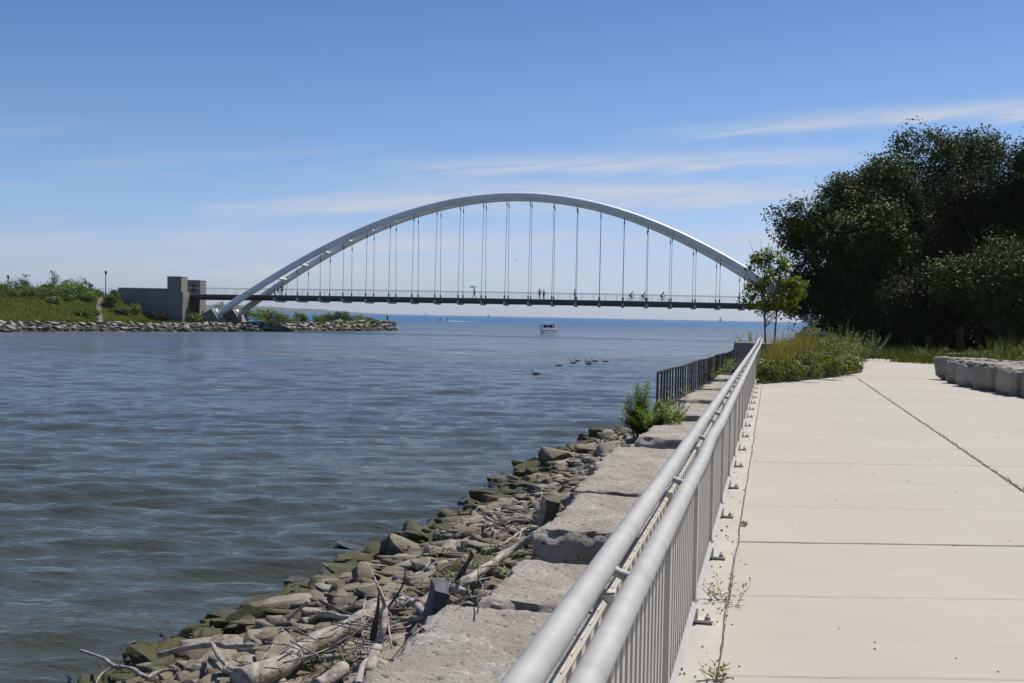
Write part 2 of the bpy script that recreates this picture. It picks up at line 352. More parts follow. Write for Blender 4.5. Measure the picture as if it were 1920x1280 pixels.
# ------------------------------------------------------------------ setting: water, ground, far land
def fx(y, c=0.0):               # the promenade edge line; c is the offset across it (negative = towards the water)
    return c + .243*y
def graded(segs):
    out = [segs[0][0]]
    for a, b, d0, d1 in segs:
        x = a
        while x < b-1e-6:
            t = (x-a)/(b-a); d = d0*(d1/d0)**t; x = min(b, x+d)
            out.append(x)
    return np.array(out)
def build_water():
    ys = graded([(-40, 4, 6, .3), (4, 22, .07, .10), (22, 60, .10, .28), (60, 200, .3, 3), (200, 9000, 3, 500)])
    xp = graded([(0, 9, .12, .25), (9, 60, .25, 3), (60, 7000, 3, 500)]); xn = graded([(0, 20, .12, .22), (20, 80, .22, 3), (80, 7000, 3, 500)])
    xs = np.concatenate([-xn[::-1], xp[1:]])
    X, Y = np.meshgrid(xs, ys); dx = np.gradient(xs)[None, :]*np.ones_like(X); dy = np.gradient(ys)[:, None]*np.ones_like(X)
    Z = np.zeros_like(X); r = np.random.default_rng(3)
    fade = 0
    for i in range(70):
        lam = .28*(1.062**i)
        if lam > 9: lam = r.uniform(.8, 6)
        th = math.pi/2 + r.normal(0, .30)
        k = 2*math.pi/lam; kx, ky = k*math.cos(th), k*math.sin(th)
        amp = .0078*lam**.7 * r.uniform(.5, 1.2)
        if lam > 2.2: amp *= .32
        ok = np.clip((lam/np.maximum(dy*1.0, dx*.5)-2.2)/3, 0, 1)
        ph = kx*X+ky*Y+r.uniform(0, 6.28) + .6*np.sin(.21*X*r.uniform(.5, 1.5)+.17*Y+r.uniform(0, 6))
        s = np.sin(ph)
        Z += amp*ok*(s + .25*np.cos(2*ph))
    calm = .75+.25*np.sin(.13*X+.31*Y)*np.sin(.07*X-.11*Y+1)
    Z = Z*calm*1.25
    n, m = X.shape
    V = np.stack([X, Y, Z+WATER], -1).reshape(-1, 3)
    idx = np.arange(n*m).reshape(n, m)
    F = np.stack([idx[:-1, :-1], idx[:-1, 1:], idx[1:, 1:], idx[1:, :-1]], -1).reshape(-1, 4)
    tag(link('water', np_mesh('water', V, F, M['water'], True)), kind='structure')
build_water()

def waterline(y):               # offset c of the waterline along the near bank
    return float(np.interp(y, [0, 10, 13, 18, 25, 30, 35, 60], [-6.4, -6.1, -5.78, -5.4, -5.45, -5.0, -4.3, -3.6]))
def bank_z(y, c):
    w = waterline(y)
    return float(np.interp(c, [w-4, w, w+1.2, -2.6, -2.0, 0], [-3.6, -1.86, -1.45, -.85, -.78, -.78]))
def build_bank():
    ys = np.arange(-6, 60, .4); cs = np.concatenate([np.linspace(-11, -2, 38), [-.62]])
    V = []
    for y in ys:
        for c in cs:
            x = fx(y, c); z = bank_z(y, c)
            if -9 < c < -2.2: z += .10*noise.noise((x*1.3, y*1.3, 0)) + .05*noise.noise((x*4, y*4, 3))
            V.append((x, y, z))
    m = len(cs); F = [(i*m+j, i*m+j+1, (i+1)*m+j+1, (i+1)*m+j) for i in range(len(ys)-1) for j in range(m-1)]
    tag(link('bank', np_mesh('bank', V, F, M['bank'], True)), kind='structure')
build_bank()
# land on the right: one sheet running to the right abutment and beyond
def land_edge(y): return float(np.interp(y, [-40, 0, 48, 52, 110, 176, 260, 4000], [-10.3, -.6, 11.1, 12.2, 29.5, 45.5, 75, 4000]))
def land_z(x, y):
    e = x - land_edge(y)
    z = -.03
    if y > 52: z += min(1, (y-52)/30)*(-.35 + .012*max(0, y-80)*1.0)
    rise = 4.6*max(0, min(1, (x-53)/14))*max(0, 1-abs(y-182)/16)
    if y > 50 and e < 2.5: z = z*max(0, e/2.5) + (1-max(0, e/2.5))*-2.2
    return z + rise
def build_land():
    ys = graded([(-40, 0, 8, 3), (0, 52, 2, 2), (52, 200, 2, 3), (200, 600, 5, 60)]); us = np.concatenate([[0, .6, 1.2, 2.5, 4, 6], np.arange(8, 40, 2), np.arange(42, 100, 6), [120, 200, 400, 800]])
    V = []
    for y in ys:
        e = land_edge(y)
        for u in us:
            x = e+u; z = land_z(x, y)
            if y > 51: z += .15*noise.noise((x*.2, y*.2, 0))*min(1, u/4)
            V.append((x, y, z))
    m = len(us); F = [(i*m+j, i*m+j+1, (i+1)*m+j+1, (i+1)*m+j) for i in range(len(ys)-1) for j in range(m-1)]
    # skirt down under water along the edge
    b = len(V)
    for i, y in enumerate(ys): V.append((land_edge(y)-.02, y, -3.2))
    F += [(b+i, i*m, (i+1)*m, b+i+1) for i in range(len(ys)-1)]
    tag(link('ground', np_mesh('ground', V, F, M['lawn'], False)), kind='structure')
build_land()
def sheet(name, poly, z, mat, thick=0.0, kind='structure', parent=None):
    mb = MB(); n = len(poly); vs = [(x, y, z) for x, y in poly]
    if thick: vs += [(x, y, z-thick) for x, y in poly]
    fs = [tuple(range(n))]
    if thick: fs += [(i, i+n, (i+1) % n+n, (i+1) % n) for i in range(n)]
    mb.add(vs, fs); o = mb.build(name, mat, parent)
    if parent is None: tag(o, kind=kind)
    return o
# promenade slab: left edge the joint line beside the curb
lp = [(fx(y, -.21), y) for y in (-8, 0, 2.6, 5.2, 15, 28.2)]
path_poly = lp + [(9.2, 31.6), (11.2, 34.9), (11.9, 36.2), (13.3, 40.3), (15.2, 47.2), (18.0, 53), (24, 62), (38, 78), (41, 77), (28, 60), (22, 52), (18.4, 43.7), (25, 40), (40, 36), (60, 20), (60, -8)]
sheet('path', path_poly, .0, M['path'], .12)
sheet('curb', [(fx(y, -.213), y) for y in (-8, 0, 2.6, 5.2, 15, 30, 47.5)] + [(fx(y, -.62), y) for y in (47.5, 30, 15, 5.2, 2.6, 0, -8)], -.004, M['curb'], .8)
def ribbon(name, pts, w, z, mat, jit=.4, n=60):
    pts = [Vector((*p, 0)) for p in pts]; L = [0]
    for a, b in zip(pts, pts[1:]): L.append(L[-1]+(b-a).length)
    vs = []; k = max(8, int(L[-1]*n/10))
    for i in range(k+1):
        s = L[-1]*i/k; j = max(q for q in range(len(pts)-1) if L[q] <= s+1e-6)
        a, b = pts[j], pts[j+1]; t = (b-a).normalized(); p = a + t*(s-L[j]); nrm = Vector((-t.y, t.x, 0))
        p = p + nrm*.012*noise.noise((s*2.2, z*99, 0)) + nrm*.006*noise.noise((s*9, 4, 0))
        ww = w*(1+jit*noise.noise((s*7, 9, 2))*2)
        vs += [p+nrm*ww/2+Vector((0, 0, z)), p-nrm*ww/2+Vector((0, 0, z))]
    mb = MB(); mb.add(vs, [(2*i+1, 2*i+3, 2*i+2, 2*i) for i in range(k)])
    return tag(mb.build(name, mat), kind='structure')
ribbon('path_joint', [(fx(y, -.215), y) for y in (1, 2.6, 5.2, 10, 15, 28)], .009, .004, M['joint'], .6, 160)
ribbon('path_joint', [(10.45, 32.2), (5.17, 10.7), (3.6, 4.5)], .024, .006, M['joint'], .7, 90)
ribbon('path_joint', [(10.6, 33.7), (14.5, 31.6)], .03, .004, M['joint'], .4)
for i, y in enumerate([3.35, 4.92, 6.38, 7.95, 9.5, 11.0, 12.5, 14.1, 15.7, 17.2, 18.8, 20.4, 22, 23.5, 25, 26.6]):
    xr = min(fx(y, 0)+16, 60)
    ribbon('path_joint', [(fx(y, -.2), y), (xr, y+.02*(xr-fx(y)))], .017 if y in (7.95,) else (.009 if y == 12.5 else .0035), .0045, M['joint'], .5, 60)

# ---- far left island and breakwater
SH = [(-140, 118), (-110, 128), (-86, 137), (-69, 145), (-63.6, 157), (-54, 165), (-44.3, 179), (-35, 195), (-28, 212), (-24.6, 223), (-24.9, 229)]
SHt = [0.0]
for a, b in zip(SH, SH[1:]): SHt.append(SHt[-1]+math.dist(a, b))
def shore(t):
    return np.interp(t, SHt, [p[0] for p in SH]), np.interp(t, SHt, [p[1] for p in SH])
INL = Vector((-.36, .93, 0)).normalized()
T_TIP = SHt[-1]
def sm(a, b, x):
    t = max(0, min(1, (x-a)/(b-a))); return t*t*(3-2*t)
def isle_z(x, y, d, t):
    k = .75*sm(SHt[7]-6, SHt[8]-2, t)
    z = float(np.interp(d, [-6, 0, 3.4, 4.4, 7.5, 200], [-4.2, -1.86, -.75+k*.8, -.55+k, -.5+k*.6, -.45]))
    if d > 5:
        hill = 3.9*(1-sm(-69.5, -60.0, x+.38*(y-184)))*sm(6, 24, d)
        z += hill + .25*noise.noise((x*.12, y*.12, 0))*min(1, (d-5)/5)
    w = float(np.interp(T_TIP-t, [0, 5, 20, 45, 70, 100], [3, 8, 13, 20, 45, 140]))
    if d > w-5: z = min(z, z + (-1.86-z)*sm(w-5, w, d) - max(0, d-w)*.35)
    return max(z, -5)
def isle_pt(t, d):
    x, y = shore(t); x += INL.x*d; y += INL.y*d
    return x, y, isle_z(x, y, d, t)
def isle_at(x, y):              # invert roughly: nearest shoreline parameter along the inland direction
    best = None
    for i in range(400):
        t = T_TIP*i/399; sx, sy = shore(t)
        d = (x-sx)*INL.x + (y-sy)*INL.y; off = abs((x-sx)*-INL.y + (y-sy)*INL.x)
        if best is None or off < best[0]: best = (off, t, d)
    return isle_z(x, y, best[2], best[1])
def build_isle():
    ts = np.linspace(0, T_TIP, 150); ds = np.concatenate([[-6, -2, 0, 1.5, 3.4, 4.2, 5.5, 7], np.arange(9, 60, 2), np.arange(62, 150, 8)])
    V = [isle_pt(t, d) for t in ts for d in ds]; m = len(ds)
    F = [(i*m+j, (i+1)*m+j, (i+1)*m+j+1, i*m+j+1) for i in range(len(ts)-1) for j in range(m-1)]
    tag(link('terrain', np_mesh('terrain', V, F, M['terrain'], True)), kind='structure')
build_isle()
def fp(px, y):                  # lateral position of a direction x in the 1920 px photo at depth y (level of horizon)
    return (px-960)/2000*y
# footpath worn into the mound
def mound_path():
    mb = MB(); vs = []
    pts = [(197, 176+8), (190, 180), (184, 174), (186, 170), (190, 165.5)]
    for i in range(25):
        s = i/24*4; j = min(3, int(s)); u = s-j
        px = pts[j][0]*(1-u)+pts[j+1][0]*u; y = pts[j][1]*(1-u)+pts[j+1][1]*u; x = fp(px, y)
        for q in (-.4, .4): vs.append((x+q, y, isle_at(x+q, y)+.12))
    mb.add(vs, [(2*i, 2*i+1, 2*i+3, 2*i+2) for i in range(24)])
    tag(mb.build('footpath', simple('dirt_path', [(.3, (.12, .095, .05)), (.7, (.19, .155, .095))], 2)), kind='structure')
mound_path()
# distant wooded shore
def far_hills():
    V = []; F = []; n = 160
    for i in range(n+1):
        px = -300 + 1080*i/n; y = 4300
        h = 27*sm(790, 400, px) + 5*noise.noise((px*.02, 0, 0)) + 3*noise.noise((px*.09, 2, 0)) + 1.6*noise.noise((px*.4, 5, 0))
        h = max(1.0, h)*sm(745, 640, px)**.6 if px > 640 else h
        x = fp(px, y)
        V += [(x, y, WATER-.5), (x, y+60, WATER+h*.55), (x, y+220, WATER+h), (x, y+900, WATER-1)]
    F = [(4*i+j, 4*i+4+j, 4*i+5+j, 4*i+1+j) for i in range(n) for j in range(3)]
    tag(link('hills', np_mesh('hills', V, F, M['hill_far'], False)), kind='structure')
far_hills()

# ------------------------------------------------------------------ foliage builders
def leaf_quads(P, N, L, W, r, droop=0.0):
    """one bent diamond leaf per point"""
    n = len(P); a = unit(np.cross(N, r.normal(size=(n, 3)))); b = np.cross(N, a)
    L = L[:, None]; W = W[:, None]
    V = np.stack([P-a*L*.5, P+b*W*.5-N*L*.08, P+a*L*.5-N*L*droop, P-b*W*.5-N*L*.08], 1).reshape(-1, 3)
    F = np.arange(4*n).reshape(n, 4)
    return V, F
def crown_points(lobes, n_clump, n_leaf, r, spread=.32, fill=.25):
    """twig clumps spread over and inside the lobes, leaves round each clump"""
    lobes = np.array(lobes, float); w = lobes[:, 3]**2; w /= w.sum()
    li = r.choice(len(lobes), n_clump, p=w); d = unit(r.normal(size=(n_clump, 3)))
    rad = lobes[li, 3]*np.where(r.random(n_clump) < fill, r.uniform(.3, .8, n_clump), r.uniform(.82, 1.06, n_clump))
    sc = np.ones((n_clump, 3)); sc[:, 2] = lobes[li, 4] if lobes.shape[1] > 4 else .85
    C = lobes[li, :3] + d*rad[:, None]*sc
    ci = r.choice(n_clump, n_leaf); sz = spread*r.uniform(.5, 1.4, n_clump)
    P = C[ci] + np.clip(r.normal(size=(n_leaf, 3)), -1.8, 1.8)*sz[ci][:, None]*np.array([1, 1, .7])
    N = unit(d[ci]*.6 + r.normal(size=(n_leaf, 3))*.7 + np.array([0, 0, .55]))
    return C, P, N
def add_tree(name, label, cat, base, lobes, n_clump, n_leaf, leaf, mat, trunk_r, group=None, seed=1, trunk_top=None, spread=.32, fill=.25, branches=24, forks=None, bark='bark', bare=None, aspect=.6):
    r = np.random.default_rng(seed); o = empty(name, base, 0, label, cat, group)
    C, P, N = crown_points(lobes, n_clump, n_leaf, r, spread, fill)
    keep = P[:, 2] > .15
    P, N = P[keep], N[keep]
    V, F = leaf_quads(P, N, leaf*r.uniform(.6, 1.35, len(P)), leaf*aspect*r.uniform(.7, 1.2, len(P)), r)
    link('crown', np_mesh('crown', V, F, mat), o)
    mb = MB(); lo = np.array(lobes); top = trunk_top or (lo[:, 2].mean())
    stems = forks or [((0, 0, 0), (r.normal()*.1*top*.3, r.normal()*.1*top*.3, top))]
    for (b0, t0) in stems:
        pts = []; k = 7
        for i in range(k):
            u = i/(k-1); pts.append((b0[0]+(t0[0]-b0[0])*u+math.sin(u*5+seed)*trunk_r*.5, b0[1]+(t0[1]-b0[1])*u+math.cos(u*4+seed)*trunk_r*.4-0*trunk_r, b0[2]-.2+(t0[2]-b0[2]+.2)*u))
        mb.tube(pts, [trunk_r*(1.25 if i == 0 else 1)*(1-.75*i/(k-1)) for i in range(k)], 8)
    pick = r.choice(len(C), min(branches, len(C)), replace=False)
    for i in pick:
        b0, t0 = stems[i % len(stems)]; u = r.uniform(.3, .85); s = np.array(b0)*(1-u)+np.array(t0)*u
        e = C[i]; mid = (s+e)/2 + np.array([0, 0, -.05*np.linalg.norm(e-s)]) + r.normal(size=3)*.04*np.linalg.norm(e-s)
        mb.tube([tuple(s), tuple(mid), tuple(e)], [trunk_r*.34, trunk_r*.2, trunk_r*.06], 5, caps=False)
    if bare:
        for q in range(bare):
            b0, t0 = stems[q % len(stems)]; s = np.array(t0)*.8; e = np.array(t0) + np.array([r.normal()*.35, r.normal()*.3, r.uniform(.6, 1.1)])
            mb.tube([tuple(s), tuple((s+e)/2+r.normal(size=3)*.05), tuple(e)], [.018, .012, .005], 4, caps=False)
    mb.build('trunk', M[bark], o)
    return o
def add_bush(name, label, cat, base, lobes, n_leaf, leaf, mat, seed, group=None, n_clump=60, aspect=.55, stems=10, spread=.09):
    r = np.random.default_rng(seed); o = empty(name, base, 0, label, cat, group)
    C, P, N = crown_points(lobes, n_clump, n_leaf, r, spread, .45)
    P[:, 2] = np.abs(P[:, 2])
    V, F = leaf_quads(P, N, leaf*r.uniform(.6, 1.4, len(P)), leaf*aspect*r.uniform(.7, 1.3, len(P)), r, .1)
    link('foliage', np_mesh('foliage', V, F, mat), o)
    mb = MB(); r0 = max(.006, leaf*.09)
    for i in r.choice(len(C), min(stems, len(C)), replace=False):
        e = C[i]; s = np.array([e[0]*.3, e[1]*.3, -.05]); mb.tube([tuple(s), tuple((s+e)/2+r.normal(size=3)*.02), tuple(e)], [r0*1.3, r0, r0*.5], 5, caps=False)
    mb.build('stem', M['bark'], o)
    return o
def blade_mesh(P, H, Wd, r, lean=.35, k=3):
    """upright curved blades, k segments each"""
    n = len(P); a = r.uniform(0, 2*np.pi, n); side = np.stack([np.cos(a), np.sin(a), np.zeros(n)], 1)
    b = r.uniform(0, 2*np.pi, n); ln = np.stack([np.cos(b), np.sin(b), np.zeros(n)], 1)*(r.random(n)*lean)[:, None]
    V = []
    for i in range(k+1):
        u = i/k; c = P + ln*H[:, None]*u**1.8 + np.array([0, 0, 1])*(H*u)[:, None]
        w = (Wd*(1-u)**.7 + .0)[:, None]*.5+.0005
        V.append(c-side*w); V.append(c+side*w)
    V = np.stack(V, 1).reshape(-1, 3); m = 2*(k+1)
    F = np.concatenate([np.stack([np.arange(n)*m+2*i, np.arange(n)*m+2*i+1, np.arange(n)*m+2*i+3, np.arange(n)*m+2*i+2], 1) for i in range(k)])
    return V, F
def leafy_stems(name, label, cat, base, n, h, spread, leaf, mat, seed, lw=.16, dens=60, group=None, top_fill=1.0, lean=.35, parent=None):
    """goldenrod-like: upright stems closely set with narrow leaves"""
    r = np.random.default_rng(seed); o = empty(name, base, 0, label, cat, group); mb = MB(); LP, LN, LL = [], [], []
    VV = []; FF = []; cnt = 0; sk = min(1, .25+h)
    for i in range(n):
        a = r.uniform(0, 6.28); d = spread*math.sqrt(r.random()); x0, y0 = d*.45*math.cos(a), d*.45*math.sin(a)
        hh = h*r.uniform(.55, 1)*(1-.25*d/spread); lx, ly = d*.75*math.cos(a)+r.normal()*lean*.1*hh, d*.75*math.sin(a)+r.normal()*lean*.1*hh
        pts = [(x0+lx*u**1.5, y0+ly*u**1.5, hh*u-.03) for u in (0, .35, .7, 1)]
        mb.tube(pts, [.006*sk, .005*sk, .004*sk, .002*sk], 4, caps=False)
        k = int(dens*hh/h)
        for j in range(k):
            u = .12+.88*(j+r.random())/k; p = np.array([x0+lx*u**1.5, y0+ly*u**1.5, hh*u])
            an = j*2.4+r.normal()*.3; up = .45+.4*u
            dirv = unit(np.array([math.cos(an), math.sin(an), up+r.normal()*.15])); L = leaf*(1.15-.55*u)*r.uniform(.7, 1.25)
            sd_ = unit(np.cross(dirv, [0, 0, 1])); nrm = np.cross(sd_, dirv)
            tip = p+dirv*L - np.array([0, 0, .18*L]); mid = p+dirv*L*.5
            VV += [p, mid+sd_*L*lw*.5, tip, mid-sd_*L*lw*.5]; FF.append([cnt, cnt+1, cnt+2, cnt+3]); cnt += 4
    link('foliage', np_mesh('foliage', np.array(VV), np.array(FF), mat), o); mb.build('stem', M['leaf_weed'] if mat in (M['leaf_weed'],) else M['bark'], o)
    return o

# ------------------------------------------------------------------ the arch footbridge
AB = math.atan(184/2000); D0 = 180.5; SC = -16.0
BU = Vector((math.cos(AB), -math.sin(AB), 0)); BN = Vector((math.sin(AB), math.cos(AB), 0)); BP = BN*D0
def bw(s, q, z): return BP + BU*s + BN*q + Vector((0, 0, z))     # bridge frame (along, across, up) to world
def deck_z(s): return 4.62 - .14*((s-SC)/50)**2
def arch_z(s): return 22.22 - .0090*(s-SC)**2 + 3.75e-7*(s-SC)**4
def arch_half(z): return 4.6 - .158*(z-4.6)
def build_bridge():
    br = empty('arch_footbridge', tuple(BP), -AB, 'long pedestrian bridge with twin white steel arches spanning the creek mouth', 'bridge')
    for sg in (-1, 1):
        pts = []
        for i in range(81):
            s = SC-51.4 + 102.8*i/80; z = arch_z(s); pts.append((s, 3+sg*arch_half(z), z))
        MB().tube(pts, .6, 24, True).build('arch', M['white_steel'], br)
    # deck girder
    mb = MB(); ss = np.linspace(-76, 50, 64); prof = [(-.35, 0), (-.35, -.5), (.35, -.93), (5.65, -.93), (6.35, -.5), (6.35, 0)]
    k = len(prof); vs = [(s, q, deck_z(s)+z) for s in ss for q, z in prof]
    mb.add(vs, [(i*k+j, (i+1)*k+j, (i+1)*k+(j+1) % k, i*k+(j+1) % k) for i in range(len(ss)-1) for j in range(k)]); mb.f += [tuple(range(k)), tuple((len(ss)-1)*k+j for j in range(k))[::-1]]; mb.sm += [False]*2
    dk = mb.build('deck', M['deck'], br)
    for q in (-.39, 6.39):
        e = MB().tube([(s, q, deck_z(s)-.03) for s in ss], .045, 6); e.build('deck_edge', M['deck_light'], dk)
    bars = [SC + (i-10.5)*4 for i in range(22)]
    first = None
    for s in bars:
        zd = deck_z(s); za = arch_z(s)
        c = MB().tube([(s, -.62, zd-.62), (s, -.2, zd-.66), (s, .5, zd-.86), (s, 5.5, zd-.86), (s, 6.2, zd-.66), (s, 6.62, zd-.62)], [.2, .24, .34, .34, .24, .2], 12)
        c.build('crossbeam', M['deck_light'], br)
        for sg, q0 in ((-1, -.1), (1, 6.1)):
            z = za
            for _ in range(6): hq = 3+sg*arch_half(z)
            a = Vector((s, q0, zd-.02)); b = Vector((s, hq-sg*.08, za-.45)); L = (b-a).length; d = (b-a).normalized()
            h = MB().tube([a, b], .04, 6).build('hanger', M['cable'], br)
            sk = MB().tube([a, a+d*min(.62, L*.4)], .125, 8)
            sk.build('socket', M['dark_metal'], h)
            if L > 3:
                MB().tube([b-d*1.3, b-d*.7], .09, 8).build('turnbuckle', M['dark_metal'], h)
        if za > 6:
            z = za-.05; hh = arch_half(z)
            MB().tube([(s, 3-hh, z), (s, 3+hh, z)], .2, 10).build('cross_strut', M['white_steel'], br)
    for q in (-.3, 6.3):
        mb = MB().tube([(s, q, deck_z(s)+1.1) for s in ss], .04, 6); rl = mb.build('handrail', M['alu'], br)
        mb = MB()
        for s in np.arange(-75, 49, 2.0): mb.tube([(s, q, deck_z(s)), (s, q, deck_z(s)+1.08)], .018, 5)
        for h in (.3, .55, .8): mb.tube([(s, q, deck_z(s)+h) for s in ss], .006, 4)
        mb.build('railing_posts', M['cable'], rl)
    # thrust blocks the tubes spring from
    for end in (-1, 1):
        for sg in (-1, 1):
            z = arch_z(SC+51.1); q = 3+sg*arch_half(z); prof = [(50.2, -.5), (51.95, 1.95), (53.9, .75), (54.3, -1.6), (50.2, -1.6)]
            mb = MB(); vs = [(SC+end*u, q+w, zz) for w in (-1.65, 1.65) for u, zz in prof]
            mb.add(vs, [(0, 1, 2, 3, 4), (9, 8, 7, 6, 5)] + [((j+1) % 5, j, j+5, (j+1) % 5+5) for j in range(5)])
            tb = mb.build('thrust_block', M['abut'], br)
            fc = Vector((SC+end*51.25, q, arch_z(SC+51.25))); ax = Vector((-end*.8, 0, .6))
            MB().tube([fc-ax*.3, fc+ax*.22], .88, 20).build('collar', M['white_steel'], tb)
    return br
build_bridge()
def build_abutment():
    ab = empty('abutment', tuple(bw(-75, 0, 0)), -AB, 'grey concrete bridge abutment with long retaining wall and two towers on the mound', 'abutment')
    ab_o = -75
    def bx(name, s0, s1, q0, q1, z0, z1, par=None, mat='abut', mb=None):
        m_ = (mb or MB()).box(((s0+s1)/2-ab_o, (q0+q1)/2, (z0+z1)/2), (s1-s0, q1-q0, z1-z0))
        return m_ if mb is not None else m_.build(name, M[mat], par or ab)
    w = bx('wall', -84.8, -76.0, -3.05, -2.6, -1.2, 5.2)
    bx('coping', -84.85, -76.0, -3.12, -2.5, 5.202, 5.30, w, 'curb')
    mb = MB(); bx('', -76.0, -73.5, -3.2, -.5, 4.75, 7.3, mb=mb); bx('', -77.2, -73.1, -3.45, -.52, -1.2, 4.747, mb=mb)
    t1 = mb.build('tower', M['abut'], ab)
    bx('coping', -76.05, -73.45, -3.25, -.45, 7.302, 7.38, t1, 'curb')
    bx('niche_shade', -73.12, -73.09, -2.2, -1.7, -.2, 1.9, t1, 'dark_metal')  # dark plate proud of the face, painting the shade of a slot
    mb = MB(); bx('', -76.4, -74.0, 6.45, 9.4, 3.35, 7.0, mb=mb)
    for a, b in ((-76.4, -76.1), (-75.25, -74.95), (-74.3, -74.0)): bx('', a, b, 6.45, 9.4, -1.2, 3.347, mb=mb)
    bx('', -76.1, -75.25, 6.5, 9.3, 1.9, 3.345, mb=mb); bx('', -74.95, -74.3, 6.5, 9.3, 1.9, 3.345, mb=mb)
    bx('', -76.1, -75.25, 6.5, 9.3, -1.2, .7, mb=mb); bx('', -74.95, -74.3, 6.5, 9.3, -1.2, .7, mb=mb)
    t2 = mb.build('tower', M['abut'], ab)
    bx('coping', -76.45, -73.95, 6.4, 9.45, 7.002, 7.08, t2, 'curb')
    bx('window', -75.6, -74.9, 6.43, 6.46, 5.0, 6.3, t2, 'dark_metal')
    bx('niche_shade', -74.01, -73.97, 7.5, 8.1, -.4, 1.6, t2, 'dark_metal')  # same dark plate, no recess: slot shade painted on this tower
    bx('landing', -84.5, -76.02, -.4, 6.4, 3.4, 4.48)
    bx('wall', -84.8, -76.42, 9.0, 9.4, -1.2, 5.0)
build_abutment()
# right end: low abutment in the shade of the trees
def right_abut():
    o = empty('abutment', tuple(bw(50, 3, 0)), -AB, 'low concrete bridge abutment half hidden behind the dark trees', 'abutment')
    MB().box((2.5, 0, 1.6), (5, 7.4, 4.0)).build('wall', M['abut'], o)
right_abut()

# ------------------------------------------------------------------ promenade railing
RAIL_Z, HAND_Z = 1.03, .99
FEND = 40.0
def build_railing():
    fe = empty('railing', (fx(5, -.39), 5, 0), 0, 'long silver aluminium railing with double top tubes along the promenade edge', 'railing')
    off = Vector(fe.location)
    def P(y, c, z): return Vector((fx(y, c), y, z)) - off
    ys = [-2.5, -1, .5, 1.5, 2.5, 3.5, 4.4, 5.0, 5.4, 6.0, 7, 8.5, 10, 13, 17, 22, 28, 34, FEND]
    MB().tube([P(y, -.407, RAIL_Z) for y in ys], .0315, 20).build('top_rail', M['alu'], fe)
    MB().tube([P(y, -.318+(.012*noise.noise((y*.9, 0, 5)) if y > 3 else 0), HAND_Z-.004*math.sin(y*1.9)) for y in ys], .031, 20).build('handrail', M['alu'], fe)
    MB().tube([P(y, -.402, RAIL_Z-.085) for y in ys], .012, 4, smooth=False).build('upper_bar', M['alu'], fe)
    posts = [1.09+1.575*i for i in range(-2, 26)]; posts = [p for p in posts if p < FEND+.2]
    pl = None; first = None
    dirv = Vector((.243, 1, 0)).normalized(); rz = -math.atan(.243)
    Rm = Matrix.Rotation(rz, 3, 'Z')
    pm = MB().box((0, 0, .50), (.05, .062, .93), Rm)
    p0 = pm.build('post', M['alu_bar'], fe, tuple(P(posts[0], -.402, 0)))
    bp = MB().box((.05, 0, .012), (.14, .07, .014), Rm); bp.box((.0, 0, .05), (.075, .075, .07), Rm)
    b0 = bp.build('base_plate', M['alu_bar'], p0)
    bo = MB(); v = Rm @ Vector((.09, 0, 0)); bo.lathe((v.x, v.y, .019), [(.017, 0), (.017, .012), (.008, .013), (.008, .03)], 6)
    k0 = bo.build('bolt', M['cable'], b0)
    arm = MB().tube([(0, 0, .955), (.0, 0, .925), (.022, 0, .915), (.05, 0, .925), (.064, 0, .955)], [.014, .015, .014, .013, .013], 10)
    arm.tube([(-.005, 0, 1.03), (.035, 0, 1.012), (.08, 0, .995)], [.017, .012, .016], 10)
    br0 = arm.build('bracket', M['alu'], p0)
    for i, y in enumerate(posts[1:]):
        c = copy_tree(p0, fe); c.location = P(y, -.402, 0)
    # bottom rails between the posts, each a separate length
    for a, b in zip(posts, posts[1:]):
        MB().tube([P(a+.05, -.39, .105), P(b-.05, -.39, .105)], .024, 4, smooth=False).build('bottom_rail', M['alu'], fe)
    # flat pickets: the nearest hundred as parts, the rest as one
    pk = MB().box((0, 0, .535), (.014, .05, .84), Rm)
    me = None; n = 0; rest = MB()
    for a, b in zip(posts, posts[1:]):
        for j in range(1, 14):
            y = a+(b-a)*j/14
            if y > 1.0 and n < 98:
                if me is None:
                    o = pk.build('picket', M['alu_bar'], fe); me = o.data
                else: o = link('picket', me, fe)
                o.location = P(y, -.402, 0); n += 1
            else:
                rest.box(tuple(P(y, -.402, .535)), (.014, .05, .84), Rm)
    tag(rest.build('picket', M['alu_bar'], fe), kind='stuff')
build_railing()

